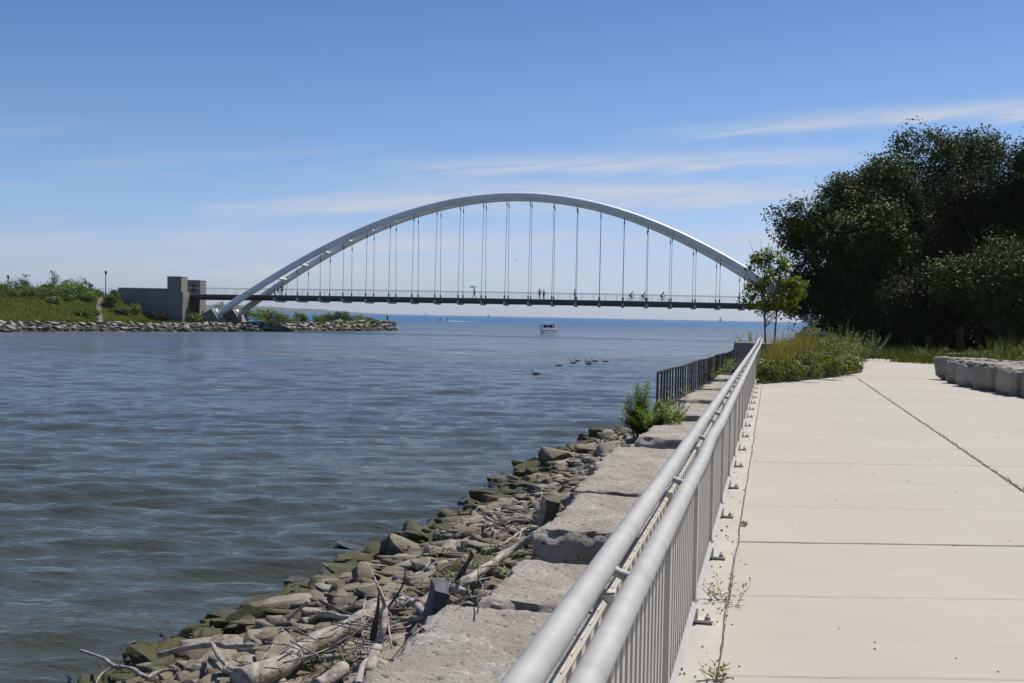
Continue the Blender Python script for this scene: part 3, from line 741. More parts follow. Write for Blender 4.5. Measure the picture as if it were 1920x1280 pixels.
# ------------------------------------------------------------------ big stone blocks below the railing
def rough_block(name, L, W, H, seed, mat, sub=.13, amp=.05, erode=.05):
    """block-shaped stone with broken edges; local x across, y along, top at z = 0"""
    nx, ny, nz = max(3, int(W/sub)), max(3, int(L/sub)), max(3, int(H/sub))
    V = {}; vs = []; fs = []
    def vid(i, j, k):
        key = (i, j, k)
        if key not in V:
            x, y, z = W*(i/nx-.5), L*(j/ny-.5), -H*(k/nz)
            p = Vector((x, y, z)); q = p + Vector((seed*7.3, seed*3.1, seed))
            # pull edges and corners in
            ex, ey, ez = W/2-abs(x), L/2-abs(y), min(-z, H+z)
            near = sorted((ex, ey, ez)); e = max(0, erode-near[0]-near[1])*(.25+1.6*abs(noise.noise(q*3.1))+.8*abs(noise.noise(q*8)))
            c = Vector((0, 0, -H/2)); p += (c-p).normalized()*e*1.1
            n1 = Vector((noise.noise(q*1.1), noise.noise(q*1.1+Vector((9, 0, 0))), noise.noise(q*1.1+Vector((0, 9, 0)))))*amp*.8
            n2 = Vector((noise.noise(q*4), noise.noise(q*4+Vector((9, 0, 0))), noise.noise(q*4+Vector((0, 9, 0)))))*amp*.8
            n3 = Vector((noise.noise(q*11), noise.noise(q*11+Vector((9, 0, 0))), noise.noise(q*11+Vector((0, 9, 0)))))*amp*.5
            s = Vector((1, 1, .55 if abs(z) < 1e-6 else 1))
            p += (n1+n2+n3)*s
            V[key] = len(vs); vs.append(tuple(p))
        return V[key]
    for i in range(nx):
        for j in range(ny):
            fs.append((vid(i, j, 0), vid(i+1, j, 0), vid(i+1, j+1, 0), vid(i, j+1, 0))); fs.append((vid(i, j, nz), vid(i, j+1, nz), vid(i+1, j+1, nz), vid(i+1, j, nz)))
    for i in range(nx):
        for k in range(nz):
            fs.append((vid(i, 0, k), vid(i, 0, k+1), vid(i+1, 0, k+1), vid(i+1, 0, k))); fs.append((vid(i, ny, k), vid(i+1, ny, k), vid(i+1, ny, k+1), vid(i, ny, k+1)))
    for j in range(ny):
        for k in range(nz):
            fs.append((vid(0, j, k), vid(0, j+1, k), vid(0, j+1, k+1), vid(0, j, k+1))); fs.append((vid(nx, j, k), vid(nx, j, k+1), vid(nx, j+1, k+1), vid(nx, j+1, k)))
    me = bpy.data.meshes.new(name); me.from_pydata(vs, [], fs); me.materials.append(mat)
    me.polygons.foreach_set('use_smooth', [True]*len(fs)); me.update()
    me.set_sharp_from_angle(angle=R(38))
    return me
def build_blocks():
    cuts = [2.3, 4.9, 7.45, 9.35, 11.8, 14.6, 17.3, 19.6, 22.0, 24.3, 26.6, 29.2, 31.8, 34.2, 36.9, 39.6, 42.4]
    left = [-2.28, -2.2, -2.15, -2.12, -2.3, -2.5, -2.18, -2.2, -2.3, -2.25, -2.3, -2.25, -2.1, -2.0, -1.95, -1.8]
    tops = [-.36, -.34, -.46, -.28, -.33, -.42, -.30, -.40, -.34, -.42, -.34, -.4, -.36, -.42, -.35, -.4]
    lab = ['broad pitted stone block nearest to us, behind the thick tubes at the picture bottom',
           'broad pitted stone block beside the driftwood pile, first whole one below the railing',
           'lime streaked stone block with leaning dark slab at its corner', 'pitted stone block just beyond the lime streaked one, raised with dark front',
           'flat stone block fourth from the driftwood pile below the railing', 'stone block with a dark shaded side face standing clear of the rubble',
           'pale stone block just in front of the tall green weed clump', 'stone block half hidden behind the tall green weed clump',
           'stone block between the weed clump and the near end of the rusty fence', 'stone block beside the near end of the rusty fence',
           'second stone block along the rusty fence', 'third stone block along the rusty fence', 'fourth stone block along the rusty fence', 'fifth stone block along the rusty fence',
           'sixth stone block along the rusty fence', 'last stone block before the dark concrete wall']
    for i in range(len(cuts)-1):
        y0, y1 = cuts[i], cuts[i+1]; yc = (y0+y1)/2; cl, cr = left[i], -.66
        me = rough_block('stone_block', (y1-y0)-.19, cr-cl, .62 if i != 5 else .7, i+1, M['block'], .05 if i < 6 else .12, .05, .09)
        o = link('stone_block', me); o.location = (fx(yc, (cl+cr)/2), yc, tops[i])
        o.rotation_euler = (R(rng.uniform(-1.2, 1.2)), R(rng.uniform(-1.0, 1.0)), -math.atan(.243)+R(rng.uniform(-1.5, 1.5)))
        tag(o, lab[i], 'stone block', 'stone blocks in a row below the railing')
build_blocks()
# retaining edge under the rusty fence and the slab behind it
def bulkhead():
    A = Vector((3.74, 27.2, 0)); B = Vector((11.1, 52.2, 0)); d = (B-A).normalized(); n = Vector((d.y, -d.x, 0)); mb = MB()
    vs = []; k = 40
    for i in range(k+1):
        p = A-d*1.0+(B-A)*i/k*1.02; w = .35; zt = -.70+.04*noise.noise((i*.7, 0, 0)); W2 = 1.4
        vs += [p-n*.12+Vector((0, 0, -3.0)), p-n*.12+Vector((0, 0, zt)), p+n*w+Vector((0, 0, zt)), p+n*(w+W2)+Vector((0, 0, -.75)), p+n*(w+W2)+Vector((0, 0, -3))]
    mb.add(vs, [(5*i+j, 5*i+j+1, 5*i+j+6, 5*i+j+5) for i in range(k) for j in range(4)]); mb.f += [(0, 1, 2, 3, 4)[::-1]]; mb.sm += [False]
    o = mb.build('bulkhead', M['block']); tag(o, 'stone retaining edge rising from the water beneath the rusty fence', 'retaining wall')
    fe = empty('rusty_fence', tuple(A+Vector((0, 0, -.67))), 0, 'low black rusty steel fence with flat uprights at the water edge', 'fence')
    L = (B-A).length; H = .97
    def top(s): return H + .015*math.sin(s*.9)
    P = lambda s, z: tuple(d*s + Vector((0, 0, z)))
    mb = MB().tube([P(s, top(s)) for s in np.linspace(0, L, 30)], .03, 6); mb.build('top_rail', M['rust'], fe)
    MB().tube([P(s, .50+.01*math.sin(s*2)) for s in np.linspace(0, L, 40)], .016, 5).build('middle_rail', M['rust'], fe)
    MB().box(tuple(d*(L/2)+Vector((0, 0, .05))), (L, .10, .07), Matrix.Rotation(math.atan2(d.y, d.x), 3, 'Z')).build('bottom_rail', M['rust'], fe)
    s = 0; i = 0
    while s < L:
        w = .13 if i % 6 else .20
        Mr = Matrix.Rotation(math.atan2(d.y, d.x)+R(rng.uniform(-4, 4)), 3, 'Z') @ Matrix.Rotation(R(rng.uniform(-1, 1)), 3, 'Y')
        MB().box(tuple(Vector(P(s, .49))), (w, .04, top(s)-.02), Mr).build('upright', M['rust'], fe)
        s += .53 if i % 5 else .66; i += 1
    MB().tube([P(-.02, .96), P(-.12, .7), P(-.17, .35), P(-.12, .12), P(0, 0)], .014, 5).build('bent_bar', M['rust'], fe)
bulkhead()
def end_wall():
    # dark concrete wall past the railing's end
    o = tag(link('concrete_wall', rough_block('concrete_wall', 1.2, 3.4, 3.0, 31, M['grey_rock'], .25, .03, .05)), 'dark grey concrete wall end standing past the far end of the railing', 'wall')
    o.location = (11.95, 49.0, .70); o.rotation_euler = (0, 0, -.1)
end_wall()

# ------------------------------------------------------------------ broken rock: prototypes
def rock_proto(name, seed, mat, dims, detail=2, n=13, rough=.05, bev=.07):
    r = random.Random(seed); bm = bmesh.new()
    for i in range(n):
        v = Vector((r.uniform(-1, 1), r.uniform(-1, 1), r.uniform(-1, 1)))
        m_ = max(abs(v.x), abs(v.y), abs(v.z)); v /= m_**.8 if m_ > 0 else 1
        bm.verts.new((v.x*dims[0]/2, v.y*dims[1]/2, v.z*dims[2]/2))
    res = bmesh.ops.convex_hull(bm, input=bm.verts)
    bmesh.ops.delete(bm, geom=list({g for g in res['geom_interior']+res['geom_unused'] if isinstance(g, bmesh.types.BMVert)}), context='VERTS')
    bmesh.ops.dissolve_limit(bm, angle_limit=R(14), verts=bm.verts, edges=bm.edges)
    try: bmesh.ops.bevel(bm, geom=list(bm.edges), offset=bev*min(dims), segments=1, affect='EDGES', profile=.6)
    except Exception: pass
    bmesh.ops.triangulate(bm, faces=bm.faces)
    if detail:
        for _ in range(detail):
            lim = .30*max(dims)/(1.6**_)
            es = [e for e in bm.edges if e.calc_length() > lim]
            bmesh.ops.subdivide_edges(bm, edges=es, cuts=1); bmesh.ops.triangulate(bm, faces=bm.faces)
        for v in bm.verts:
            q = v.co*3.1/max(dims)*1.6 + Vector((seed, 0, 0))
            v.co += v.co.normalized()*(noise.noise(q)*rough*1.6+noise.noise(q*3)*rough*.8)*min(dims)*1.3
    bmesh.ops.recalc_face_normals(bm, faces=bm.faces)
    me = bpy.data.meshes.new(name); bm.to_mesh(me); bm.free(); me.materials.append(mat)
    me.polygons.foreach_set('use_smooth', [True]*len(me.polygons)); me.set_sharp_from_angle(angle=R(27))
    return me
near_protos = [rock_proto('rubble_rock', 100+i, M['rock'], [(1.25, .8, .42), (1, .75, .5), (1.35, .7, .36), (.9, .8, .6), (1.1, .95, .4), (1.5, .6, .45)][i % 6], 2) for i in range(14)]
small_protos = [rock_proto('rubble_rock', 300+i, M['rock'], (1.15, .8, .5), 1, 10, .03, .04) for i in range(8)]
far_protos = [rock_proto('shore_rock', 500+i, M['far_rock'], [(1.5, .9, .55), (1.2, .9, .6), (1.8, .8, .5)][i % 3], 1, 11, .04, .05) for i in range(10)]

def near_rocks():
    r = random.Random(11); placed = []
    def try_at(y, c, size, zoff=0, k=.62):
        x = fx(y, c)
        for (px, py, ps) in placed:
            if (px-x)**2+(py-y)**2 < (k*(ps+size)/2)**2: return None
        placed.append((x, y, size)); return x
    spots = []
    y_of = lambda: 7.0*(31/7.0)**(r.random())
    tries = 0
    while len(spots) < 296 and tries < 30000:
        tries += 1
        y = y_of(); w = waterline(y); c = r.uniform(w-.35, -2.35)
        sz = r.choice([.36, .44, .52, .62, .74, .86]) * (1.08 if c < w+1.5 else .8) * (.75+.012*y)
        if c > -2.9: sz *= .7
        x = try_at(y, c, sz, k=.72)
        if x is None: continue
        if x/y < -.52: continue
        spots.append((x, y, c, sz, w))
    cuts = [2.3, 4.9, 7.45, 9.35, 11.8, 14.6, 17.3, 19.6, 22.0, 27, 50]
    bn = ['nearest block', 'driftwood block', 'lime-streaked block', 'raised block', 'flat block', 'dark-sided block', 'pale block', 'weed-clump block', 'fence-end block', 'rusty fence']
    bins = {}
    for sp in spots:
        b = max(q for q in range(10) if cuts[q] <= sp[1]); u = int((sp[1]-cuts[b])/(cuts[b+1]-cuts[b])*3)
        bins.setdefault((b, u), []).append(sp)
    ORD = 'first second third fourth fifth sixth seventh eighth ninth tenth eleventh twelfth thirteenth fourteenth fifteenth sixteenth seventeenth eighteenth nineteenth twentieth twenty-first twenty-second twenty-third twenty-fourth twenty-fifth twenty-sixth twenty-seventh twenty-eighth twenty-ninth thirtieth thirty-first thirty-second thirty-third thirty-fourth'.split(); RANK = {}
    for (b, u), L in bins.items():
        for q, sp in enumerate(sorted(L, key=lambda e: e[2]-e[4])):
            RANK[(sp[0], sp[1])] = f"{ORD[min(q, 33)]} from the water by the {('near end', 'middle', 'far end')[u]} of the {bn[b]}"
    for i, (x, y, c, sz, w) in enumerate(spots):
        o = link('rubble_rock', near_protos[r.randrange(14)])
        tx, ty = bank_z(y, c+.25)-bank_z(y, c-.25), 0
        o.location = (x, y, bank_z(y, c)+.12*sz+r.uniform(-.03, .08))
        o.rotation_euler = (r.gauss(0, .12), r.gauss(-.16, .12), r.uniform(0, 6.28))
        s = sz*r.uniform(.85, 1.1); o.scale = (s, s*r.uniform(.8, 1.15), s*r.uniform(.65, 1.1))
        wet = c < w+.25; mid = c < w+1.3
        size = 'small' if sz < .5 else ('middling' if sz < .66 else 'large')
        lb = f"{size} {'wet mossy' if wet else ('brown moss-tinged' if mid else 'dry tan')} rock, {RANK[(x, y)]}"
        tag(o, lb, 'rock', 'rubble rocks along the near waterline')
    # the gaps are packed with smaller broken stone nobody could count
    protos = [np.array([v.co for v in me.vertices]) for me in small_protos]; faces = [np.array([list(p.vertices) for p in me.polygons]) for me in small_protos]
    V = []; F = []; cnt = 0
    for i in range(2000):
        y = 6.5*(33/6.5)**(r.random()); w = waterline(y); c = r.uniform(w-.3, -2.2); x = fx(y, c)
        if x/y < -.55: continue
        k = r.randrange(8); s = r.uniform(.14, .44); a = r.uniform(0, 6.28); P = protos[k]*s*np.array([1, r.uniform(.7, 1), r.uniform(.6, 1)])
        ca, sa = math.cos(a), math.sin(a); P = np.stack([P[:, 0]*ca-P[:, 1]*sa, P[:, 0]*sa+P[:, 1]*ca, P[:, 2]], 1) + np.array([x, y, bank_z(y, c)+.10])
        V.append(P); F.append(faces[k]+cnt); cnt += len(P)
    o = link('rubble', np_mesh('rubble', np.concatenate(V), np.concatenate(F), M['rock'])); tag(o, 'small broken stone filling the gaps of the near rubble bank', 'rubble', kind='stuff')
    # half drowned stones off the bank
    for (x, y, s, lb) in [(-2.35, 15.9, .55, 'dark wet rock breaking the water surface off the bank, washed by ripples'), (-2.75, 14.9, .5, 'low wet rock just awash near the mossy boulders'), (-4.05, 11.6, .6, 'nearly sunken rock just awash in front of the fallen twig'), (.35, 22.2, .5, 'small pale wet rock at the waterline nearer the weed clump')]:
        o = link('rubble_rock', near_protos[int(abs(x)*7) % 14]); o.location = (x, y, WATER-.02); o.scale = (s, s*.8, s*.55); o.rotation_euler = (0, 0, x*3)
        tag(o, lb, 'rock', 'rubble rocks along the near waterline')
near_rocks()

def leaning_slabs():
    for (x, y, z, L, W, H, rot, mat, lb) in [
        (fx(7.75, -2.36), 7.75, -.75, .30, .12, .5, (.1, .2, .2), 'dark_stone', 'dark upright slab leaning against the corner of the lime streaked block'),
        (fx(11.6, -2.35), 11.6, -.75, .2, .2, .36, (.2, .1, .3), 'rock', 'brown stub of broken stone at the corner of the raised block')]:
        if mat == 'dark_stone': M.setdefault('dark_stone', simple('dark_slab', [(.3, (.05, .055, .07)), (.7, (.11, .11, .12))], 5, bs=.6, bd=.02))
        o = tag(link('leaning_slab', rough_block('leaning_slab', L, W, H, 77, M[mat], .06, .02, .03)), lb, 'stone slab')
        o.location = (x, y, z+.45); o.rotation_euler = rot
leaning_slabs()

def far_rocks():
    r = random.Random(5); n = 0
    cand = []
    tries = 0
    while len(cand) < 285 and tries < 20000:
        tries += 1
        t = r.uniform(SHt[2], T_TIP+1.5); sx, sy = shore(t)
        if sx/sy < -.53: continue
        d = r.uniform(-.2, 4.1); sz = r.uniform(.62, 1.2)*(1.12 if t > SHt[6] else 1)
        x, y, z = isle_pt(t, d)
        if any((x-a)**2+(y-b)**2 < (.5*(sz+c))**2*.9 for a, b, c, _, _ in cand): continue
        cand.append((x, y, sz, z, t))
    def place(x, y):
        px = 960+2000*x/y
        for lim, nm in ((70, 'under the far left shrubs'), (140, 'under the mound front'), (215, 'under the worn footpath'), (300, 'under the long abutment wall'), (390, 'under the abutment towers'), (480, 'under the arch footings'), (560, 'in the shade of the bridge'), (620, 'where the breakwater starts'), (690, 'under the breakwater thicket')):
            if px < lim: return nm
        return 'at the breakwater tip'
    bins = {}
    for e in cand:
        h = e[3]; row = 'bottom' if h < -1.5 else 'lower middle' if h < -1.15 else 'upper middle' if h < -.8 else 'top'
        bins.setdefault((place(e[0], e[1]), row), []).append(e)
    ORD = 'first second third fourth fifth sixth seventh eighth ninth tenth eleventh twelfth thirteenth fourteenth fifteenth sixteenth'.split()
    for (where, row), L in bins.items():
        for q, (x, y, sz, z, t) in enumerate(sorted(L, key=lambda e: e[0]/e[1])):
            o = link('shore_rock', far_protos[r.randrange(10)]); o.location = (x, y, z+.12*sz)
            o.rotation_euler = (r.gauss(0, .25), r.gauss(0, .25), r.uniform(-.7, .7)); o.scale = (sz, sz, sz*r.uniform(.75, 1.1))
            tag(o, f"pale rock {where}, {ORD[min(q, 15)]} from left in the {row} row", 'rock', 'pale armour rocks along the far shore')
far_rocks()

# ------------------------------------------------------------------ driftwood
def stick(pts, r0, r1, name='driftwood', label='', mat='driftwood', forks=(), n=9, knobs=.12):
    """a bent, knotty piece of wood; forks = extra branches (points, r0, r1) of the same piece"""
    mb = MB()
    def run(pts, a, b):
        P = [Vector(p) for p in pts]; out = []; rad = []; k = 6
        for i in range(len(P)-1):
            p0, p1, p2, p3 = P[max(i-1, 0)], P[i], P[i+1], P[min(i+2, len(P)-1)]
            for j in range(k + (1 if i == len(P)-2 else 0)):
                u = j/k; q = .5*((2*p1)+(p2-p0)*u+(2*p0-5*p1+4*p2-p3)*u*u+(-p0+3*p1-3*p2+p3)*u**3)
                s = (i+u)/(len(P)-1); rr = a+(b-a)*s
                q += Vector((noise.noise(q*5), noise.noise(q*5+Vector((5, 0, 0))), noise.noise(q*5+Vector((0, 5, 0)))))*rr*.5
                out.append(q); rad.append(rr*(1+knobs*noise.noise(q*9)*3))
        mb.tube(out, rad, n)
    run(pts, r0, r1)
    for f in forks: run(*f)
    return tag(mb.build(name, M[mat]), label, 'driftwood', 'driftwood heaped on the rubble bank')
def gp(px, py, z):              # the place where photo point (px, py) meets height z
    m = cam.matrix_world; d = m.to_3x3() @ Vector(((px-960)/2000, (640-py)/2000, -1)); t = (z-EYE)/d.z
    return Vector((0, 0, EYE))+d*t
def gs(*a):
    out = []
    for x, y, z in a:
        for _ in range(6):
            p = gp(x, y, z); c = p.x-fx(p.y); zb = bank_z(p.y, c)+.27 if c < -2.25 else -.30
            if z < zb: z = zb
        out.append(tuple(gp(x, y, z)))
    return out
def driftwood():
    stick(gs((455, 1285, -1.0), (560, 1222, -.98), (640, 1180, -.9), (700, 1150, -.82), (760, 1128, -.75)), .085, .05, label='thick grey log lying slantwise across the near rocks', forks=[(gs((600, 1200, -.93), (560, 1225, -.86), (500, 1245, -.95)), .035, .02)])
    stick(gs((690, 1262, -.75), (705, 1215, -.58), (718, 1180, -.47), (722, 1140, -.40), (708, 1098, -.2)), (.042), .008, label='pale smooth stump rising upright with a dark pointed spike', forks=[])
    stick(gs((672, 1285, -.72), (680, 1248, -.55), (708, 1226, -.6)), .028, .018, label='pale curved branch bowed like a hook beside the stump')
    stick(gs((855, 1098, -.62), (905, 1068, -.55), (960, 1030, -.5), (1022, 990, -.42)), .045, .03, label='long straight pale log leaning from the green weeds up to the blocks')
    stick(gs((850, 1100, -.6), (872, 1062, -.42), (884, 1040, -.3), (880, 1030, -.24)), .026, .012, mat='dark_wood', label='dark forked branch standing at the foot of the straight pale log')
    stick(gs((740, 1112, -.72), (775, 1130, -.68), (800, 1150, -.64), (828, 1150, -.62), (850, 1155, -.6)), .035, .022, label='pale branch with a wide elbow in the middle of the driftwood heap')
    stick(gs((780, 1135, -.7), (820, 1110, -.64), (850, 1100, -.62), (870, 1112, -.62)), .045, .03, label='grey thick branch behind the elbowed one')
    stick(gs((150, 1218, -1.6), (190, 1232, -1.45), (212, 1246, -1.35), (245, 1252, -1.25), (275, 1270, -1.15)), .014, .018, label='thin crooked twig reaching out over the water at lower left', forks=[(gs((215, 1247, -1.35), (190, 1262, -1.5), (178, 1285, -1.6)), .010, .006), (gs((275, 1270, -1.15), (300, 1258, -1.1), (330, 1252, -1.05)), .016, .01)])
    stick(gs((295, 1228, -1.12), (345, 1215, -1.05), (395, 1205, -1.0), (430, 1212, -.98), (478, 1208, -1.0)), .026, .02, label='pale wavy branch lying across two rocks near the waterline', forks=[(gs((397, 1206, -1.0), (412, 1232, -.98), (428, 1252, -.96)), .02, .016)])
    stick(gs((425, 1252, -1.0), (455, 1258, -.98), (480, 1262, -.95)), .026, .024, label='short pale stick end lying below the wavy branch')
    stick(gs((540, 1160, -.95), (560, 1142, -.85), (578, 1126, -.75)), .016, .012, label='short pale stick propped on a tan boulder')
    stick(gs((600, 1148, -.9), (660, 1158, -.82), (720, 1160, -.75), (800, 1158, -.68)), .028, .02, label='long brown branch lying level across the heap')
    stick(gs((600, 1125, -.9), (640, 1145, -.85), (690, 1160, -.78)), .014, .01, mat='dark_wood', label='thin dark stick sloping over the rocks left of the heap')
    stick(gs((690, 1060, -.75), (706, 1090, -.62), (722, 1130, -.55), (730, 1180, -.5), (735, 1215, -.6)), .008, .006, label='thin pale shoot curving down through the heap')
    stick(gs((690, 1180, -.7), (740, 1120, -.45), (757, 1090, -.3), (760, 1060, -.15)), .013, .004, mat='dark_wood', label='thin dark twig rising highest out of the heap')
    stick(gs((700, 1200, -.7), (706, 1160, -.45), (710, 1110, -.16)), .030, .004, mat='dark_wood', label='dark pointed spike standing in the driftwood heap')
    stick(gs((896, 1148, -.5), (897, 1100, -.3), (896, 1055, -.05)), .006, .003, mat='dark_wood', label='thin black stick upright before the leaning slab')
    stick(gs((800, 1178, -.62), (830, 1160, -.55), (850, 1130, -.5), (880, 1118, -.46)), .016, .012, label='slim stick resting against the block edge')
    stick(gs((770, 1190, -.62), (785, 1170, -.55), (796, 1185, -.5)), .018, .012, mat='dark_wood', label='short dark bent stick like a hook by the block edge')
    stick(gs((607, 1236, -.85), (625, 1232, -.83), (642, 1228, -.8)), .02, .018, label='short sawn stick end lying between weeds and log')
    stick(gs((590, 1285, -.8), (630, 1262, -.75), (645, 1252, -.72)), .045, .04, label='weathered split timber end at the bottom of the picture')
    stick(gs((935, 1022, -.72), (960, 1008, -.62), (985, 990, -.55), (1010, 988, -.52)), .014, .010, label='thin pale branch looping above the straight log', forks=[(gs((978, 990, -.55), (975, 1005, -.62), (972, 1012, -.68)), .010, .006)])
    stick(gs((908, 968, -.95), (920, 974, -.9), (935, 980, -.88)), .022, .012, label='short pale chip of wood on the mid bank')
    stick(gs((1152, 852, -.62), (1160, 838, -.5), (1156, 828, -.45)), .018, .010, label='small bleached hook of wood near the weed clump')
    stick(gs((1018, 975, -.6), (1022, 955, -.42), (1020, 938, -.32)), .012, .007, label='short pale twig standing by the brown stone stub')
    stick(gs((930, 1040, -.78), (985, 1010, -.66), (1030, 978, -.58)), .010, .008, label='thin straight stick lying parallel above the pale log')
    # tangle of fine bleached twigs packed between the pieces
    r = random.Random(9); mb = MB()
    for i in range(130):
        px, py = r.choice([(r.gauss(740, 60), r.gauss(1185, 34)), (r.gauss(680, 60), r.gauss(1215, 30)), (r.gauss(880, 60), r.gauss(1090, 34)), (r.gauss(1000, 30), r.gauss(985, 20)), (r.gauss(570, 70), r.gauss(1235, 30))])
        p = gp(px, py, -.72)
        if p.x - fx(p.y) > -2.25: continue
        zb = bank_z(p.y, p.x-fx(p.y))+.22; p.z = zb+r.uniform(0, .14); a = r.gauss(.75, .8); L = r.uniform(.12, .5)
        d = Vector((math.cos(a), math.sin(a), r.gauss(0, .25)))*L
        mb.tube([p-d/2, p+Vector((r.gauss(0, .05), r.gauss(0, .05), r.gauss(0, .03))), p+d/2], [.006*r.uniform(.5, 1.4), .006, .003], 5)
    tag(mb.build('twigs', M['driftwood']), 'tangle of fine bleached twigs packed among the driftwood', 'twigs', kind='stuff')
driftwood()

# ------------------------------------------------------------------ stones bordering the promenade on the right
def seat_stones():
    S = [(13.75, 32.2, 1.5, 1.25, .70, .35), (13.3, 30.35, 1.3, 1.3, .66, .15), (12.9, 28.85, 1.25, 1.25, .68, .10), (12.75, 27.35, 1.35, 1.25, .69, -.05), (12.6, 25.9, 1.3, 1.3, .66, -.1), (12.6, 24.4, 1.4, 1.3, .67, -.12), (15.2, 31.6, 1.4, 1.2, .64, .3), (14.7, 29.9, 1.4, 1.2, .63, .2)]
    lb = ['grey squared seat stone at the far end of the row', 'second grey seat stone from the far end of the row', 'third grey seat stone with a crumbled top edge', 'fourth grey seat stone casting a short shadow on the path', 'fifth grey seat stone by the picture edge', 'grey seat stone nearest to us, cut off by the picture edge', 'grey seat stone of the back row behind the far end one', 'grey seat stone of the back row with weeds behind']
    for i, (x, y, L, W, H, a) in enumerate(S):
        o = link('seat_stone', rough_block('seat_stone', L, W, H, 40+i, M['grey_rock'], .09, .075, .11)); o.location = (x, y, H-.02); o.rotation_euler = (R(rng.uniform(-2, 2)), R(rng.uniform(-2, 2)), a)
        tag(o, lb[i], 'stone', 'squared grey stones beside the promenade')
    for i, (x, y, s, z) in enumerate([(10.6, 37.2, 1.0, .3), (11.7, 38.0, .9, .25), (12.6, 40.6, .8, .38)]):
        o = link('seat_stone', rough_block('seat_stone', s*1.3, s, .6, 60+i, M['grey_rock'], .09, .075, .11)); o.location = (x, y, z+.25); o.rotation_euler = (0, 0, i)
        tag(o, ['pale flat stone half buried in the planting bed leaves', 'pale stone in the planting bed right of the flat one', 'pale squared stone at the path corner of the planting bed'][i], 'stone', 'stones in the planting bed')
seat_stones()
_nt = M['grey_rock'].node_tree; _b = _nt.nodes['Principled BSDF']; bump(_nt, _b, mth(_nt, 'ADD', tex(_nt, 5, 5, stretch=(1, 1, .25)), mth(_nt, 'MULTIPLY', tex(_nt, 14, 6, .7), .6)), .9, .09)
def low_walls():
    o = empty('stone_wall', (17.4, 62, 0), .1, 'low dark stone wall with pale flat coping beyond the planting bed', 'wall')
    MB().box((0, 0, .45), (1.5, .6, .9)).build('wall', M['grey_rock'], o); MB().box((0, 0, .95), (1.7, .75, .10)).build('coping', M['curb'], o)
low_walls()

# ------------------------------------------------------------------ trees and plants on the right
def big_trees():
    r = np.random.default_rng(21)
    def lobes(spec, n, seed):
        rr = np.random.default_rng(seed); out = []
        for (cx, cy, cz, R0, H0, m_) in spec:
            for i in range(m_):
                d = unit(rr.normal(size=3)); out.append((cx+d[0]*R0*rr.uniform(.35, .85), cy+d[1]*R0*rr.uniform(.35, .85), cz+d[2]*H0*rr.uniform(.35, .85), rr.uniform(.28, .42)*R0, .9))
            out.append((cx, cy, cz, R0*.6, .9*H0/R0))
        return out
    g = 'dark broadleaf trees at the end of the promenade'
    # px centre, depth, crown centre height, radius, half height
    def T(px, y, zc, R0, H0, label, seed, mat='leaf_dark', nl=52000, cl=900, leaf=.20, extra=(), fill=.2, m_=16, tr=.28, cat='tree', sp=.42):
        x = fp(px, y); z0 = land_z(x, y)
        add_tree('broadleaf_tree', label, cat, (x, y, z0), lobes([(0, 0, zc, R0, H0, m_)]+list(extra), 0, seed), cl, nl, leaf, M[mat], tr, g, seed, trunk_top=zc*.8, spread=sp, fill=fill, branches=40)
    T(1578, 66, 6.0, 4.6, 5.2, 'dark broadleaf tree at the left of the wood, leaning over the bridge end', 31, extra=[(-2.2, .5, 3.9, 2.1, 2.5, 9), (-2.3, .3, 8.0, 2.1, 2.3, 10), (0, .3, 8.6, 2.2, 2.2, 8), (1.4, 0, 8.6, 2.3, 2.3, 8), (.5, -1, 2.6, 3.0, 1.8, 8)], nl=70000)
    T(1628, 69, 9.1, 3.6, 4.4, 'tall rounded dark tree between the leaning one and the gap-crowned one', 42, nl=46000)
    T(1700, 70, 8.6, 4.5, 5.8, 'tall dark broadleaf tree with sky showing through gaps in its upper crown', 32, fill=.05, cl=800, extra=[(-2.4, 0, 9.2, 2.0, 2.2, 6)], nl=58000)
    T(1800, 72, 9.6, 4.4, 5.6, 'tall dense dark tree behind the gap-crowned one', 34, nl=50000)
    T(1885, 62, 8.4, 4.1, 5.6, 'tallest near-black tree at the right edge of the picture', 33, mat='leaf_black_shade', nl=60000, cl=1100, leaf=.17, extra=[(2.0, 0, 6.5, 2.6, 4, 10)])
    T(1880, 54, 3.6, 2.9, 2.5, 'lower rounded dark tree with glinting leaves in front of the near-black one', 35, nl=42000, leaf=.17, tr=.2, extra=[(2.6, 0, 3.4, 2.2, 2.4, 8)])
    T(1985, 60, 7.5, 4.2, 6.0, 'dark tree cut off by the right edge of the picture', 36, mat='leaf_black_shade', nl=40000)
    T(1650, 78, 5.0, 4.2, 4.6, 'dark tree standing deeper in the wood behind the leaning one', 37, nl=40000)
    T(1760, 84, 6.0, 5.0, 5.4, 'dark tree at the back of the wood in deep shade', 38, mat='leaf_black_shade', nl=40000)
    T(1860, 80, 6.2, 5.2, 6.0, 'dark tree at the back right of the wood in deep shade', 39, mat='leaf_black_shade', nl=40000)
    T(1740, 58, 2.9, 2.4, 2.3, 'low shady tree filling under the tall crowns', 40, mat='leaf_black_shade', nl=30000, leaf=.17, tr=.14, sp=.35)
    T(1600, 92, 3.6, 3.4, 3.2, 'small dark tree beside the far end of the bridge', 41, mat='leaf_black_shade', nl=26000)
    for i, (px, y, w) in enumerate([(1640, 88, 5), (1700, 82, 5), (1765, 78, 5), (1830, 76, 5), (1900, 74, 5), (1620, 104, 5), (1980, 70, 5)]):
        T(px, y, 1.6, w*.62, 1.7, ['dark thicket under the crowns at the left of the wood', 'dark thicket behind the leaning tree', 'dark thicket in the middle of the wood', 'dark thicket right of the middle of the wood', 'dark thicket below the near-black tree', 'dark thicket at the far left back of the wood', 'dark thicket at the right picture edge'][i], 50+i, mat='leaf_black_shade', nl=16000, leaf=.24, tr=.08, cl=300, m_=8)
big_trees()
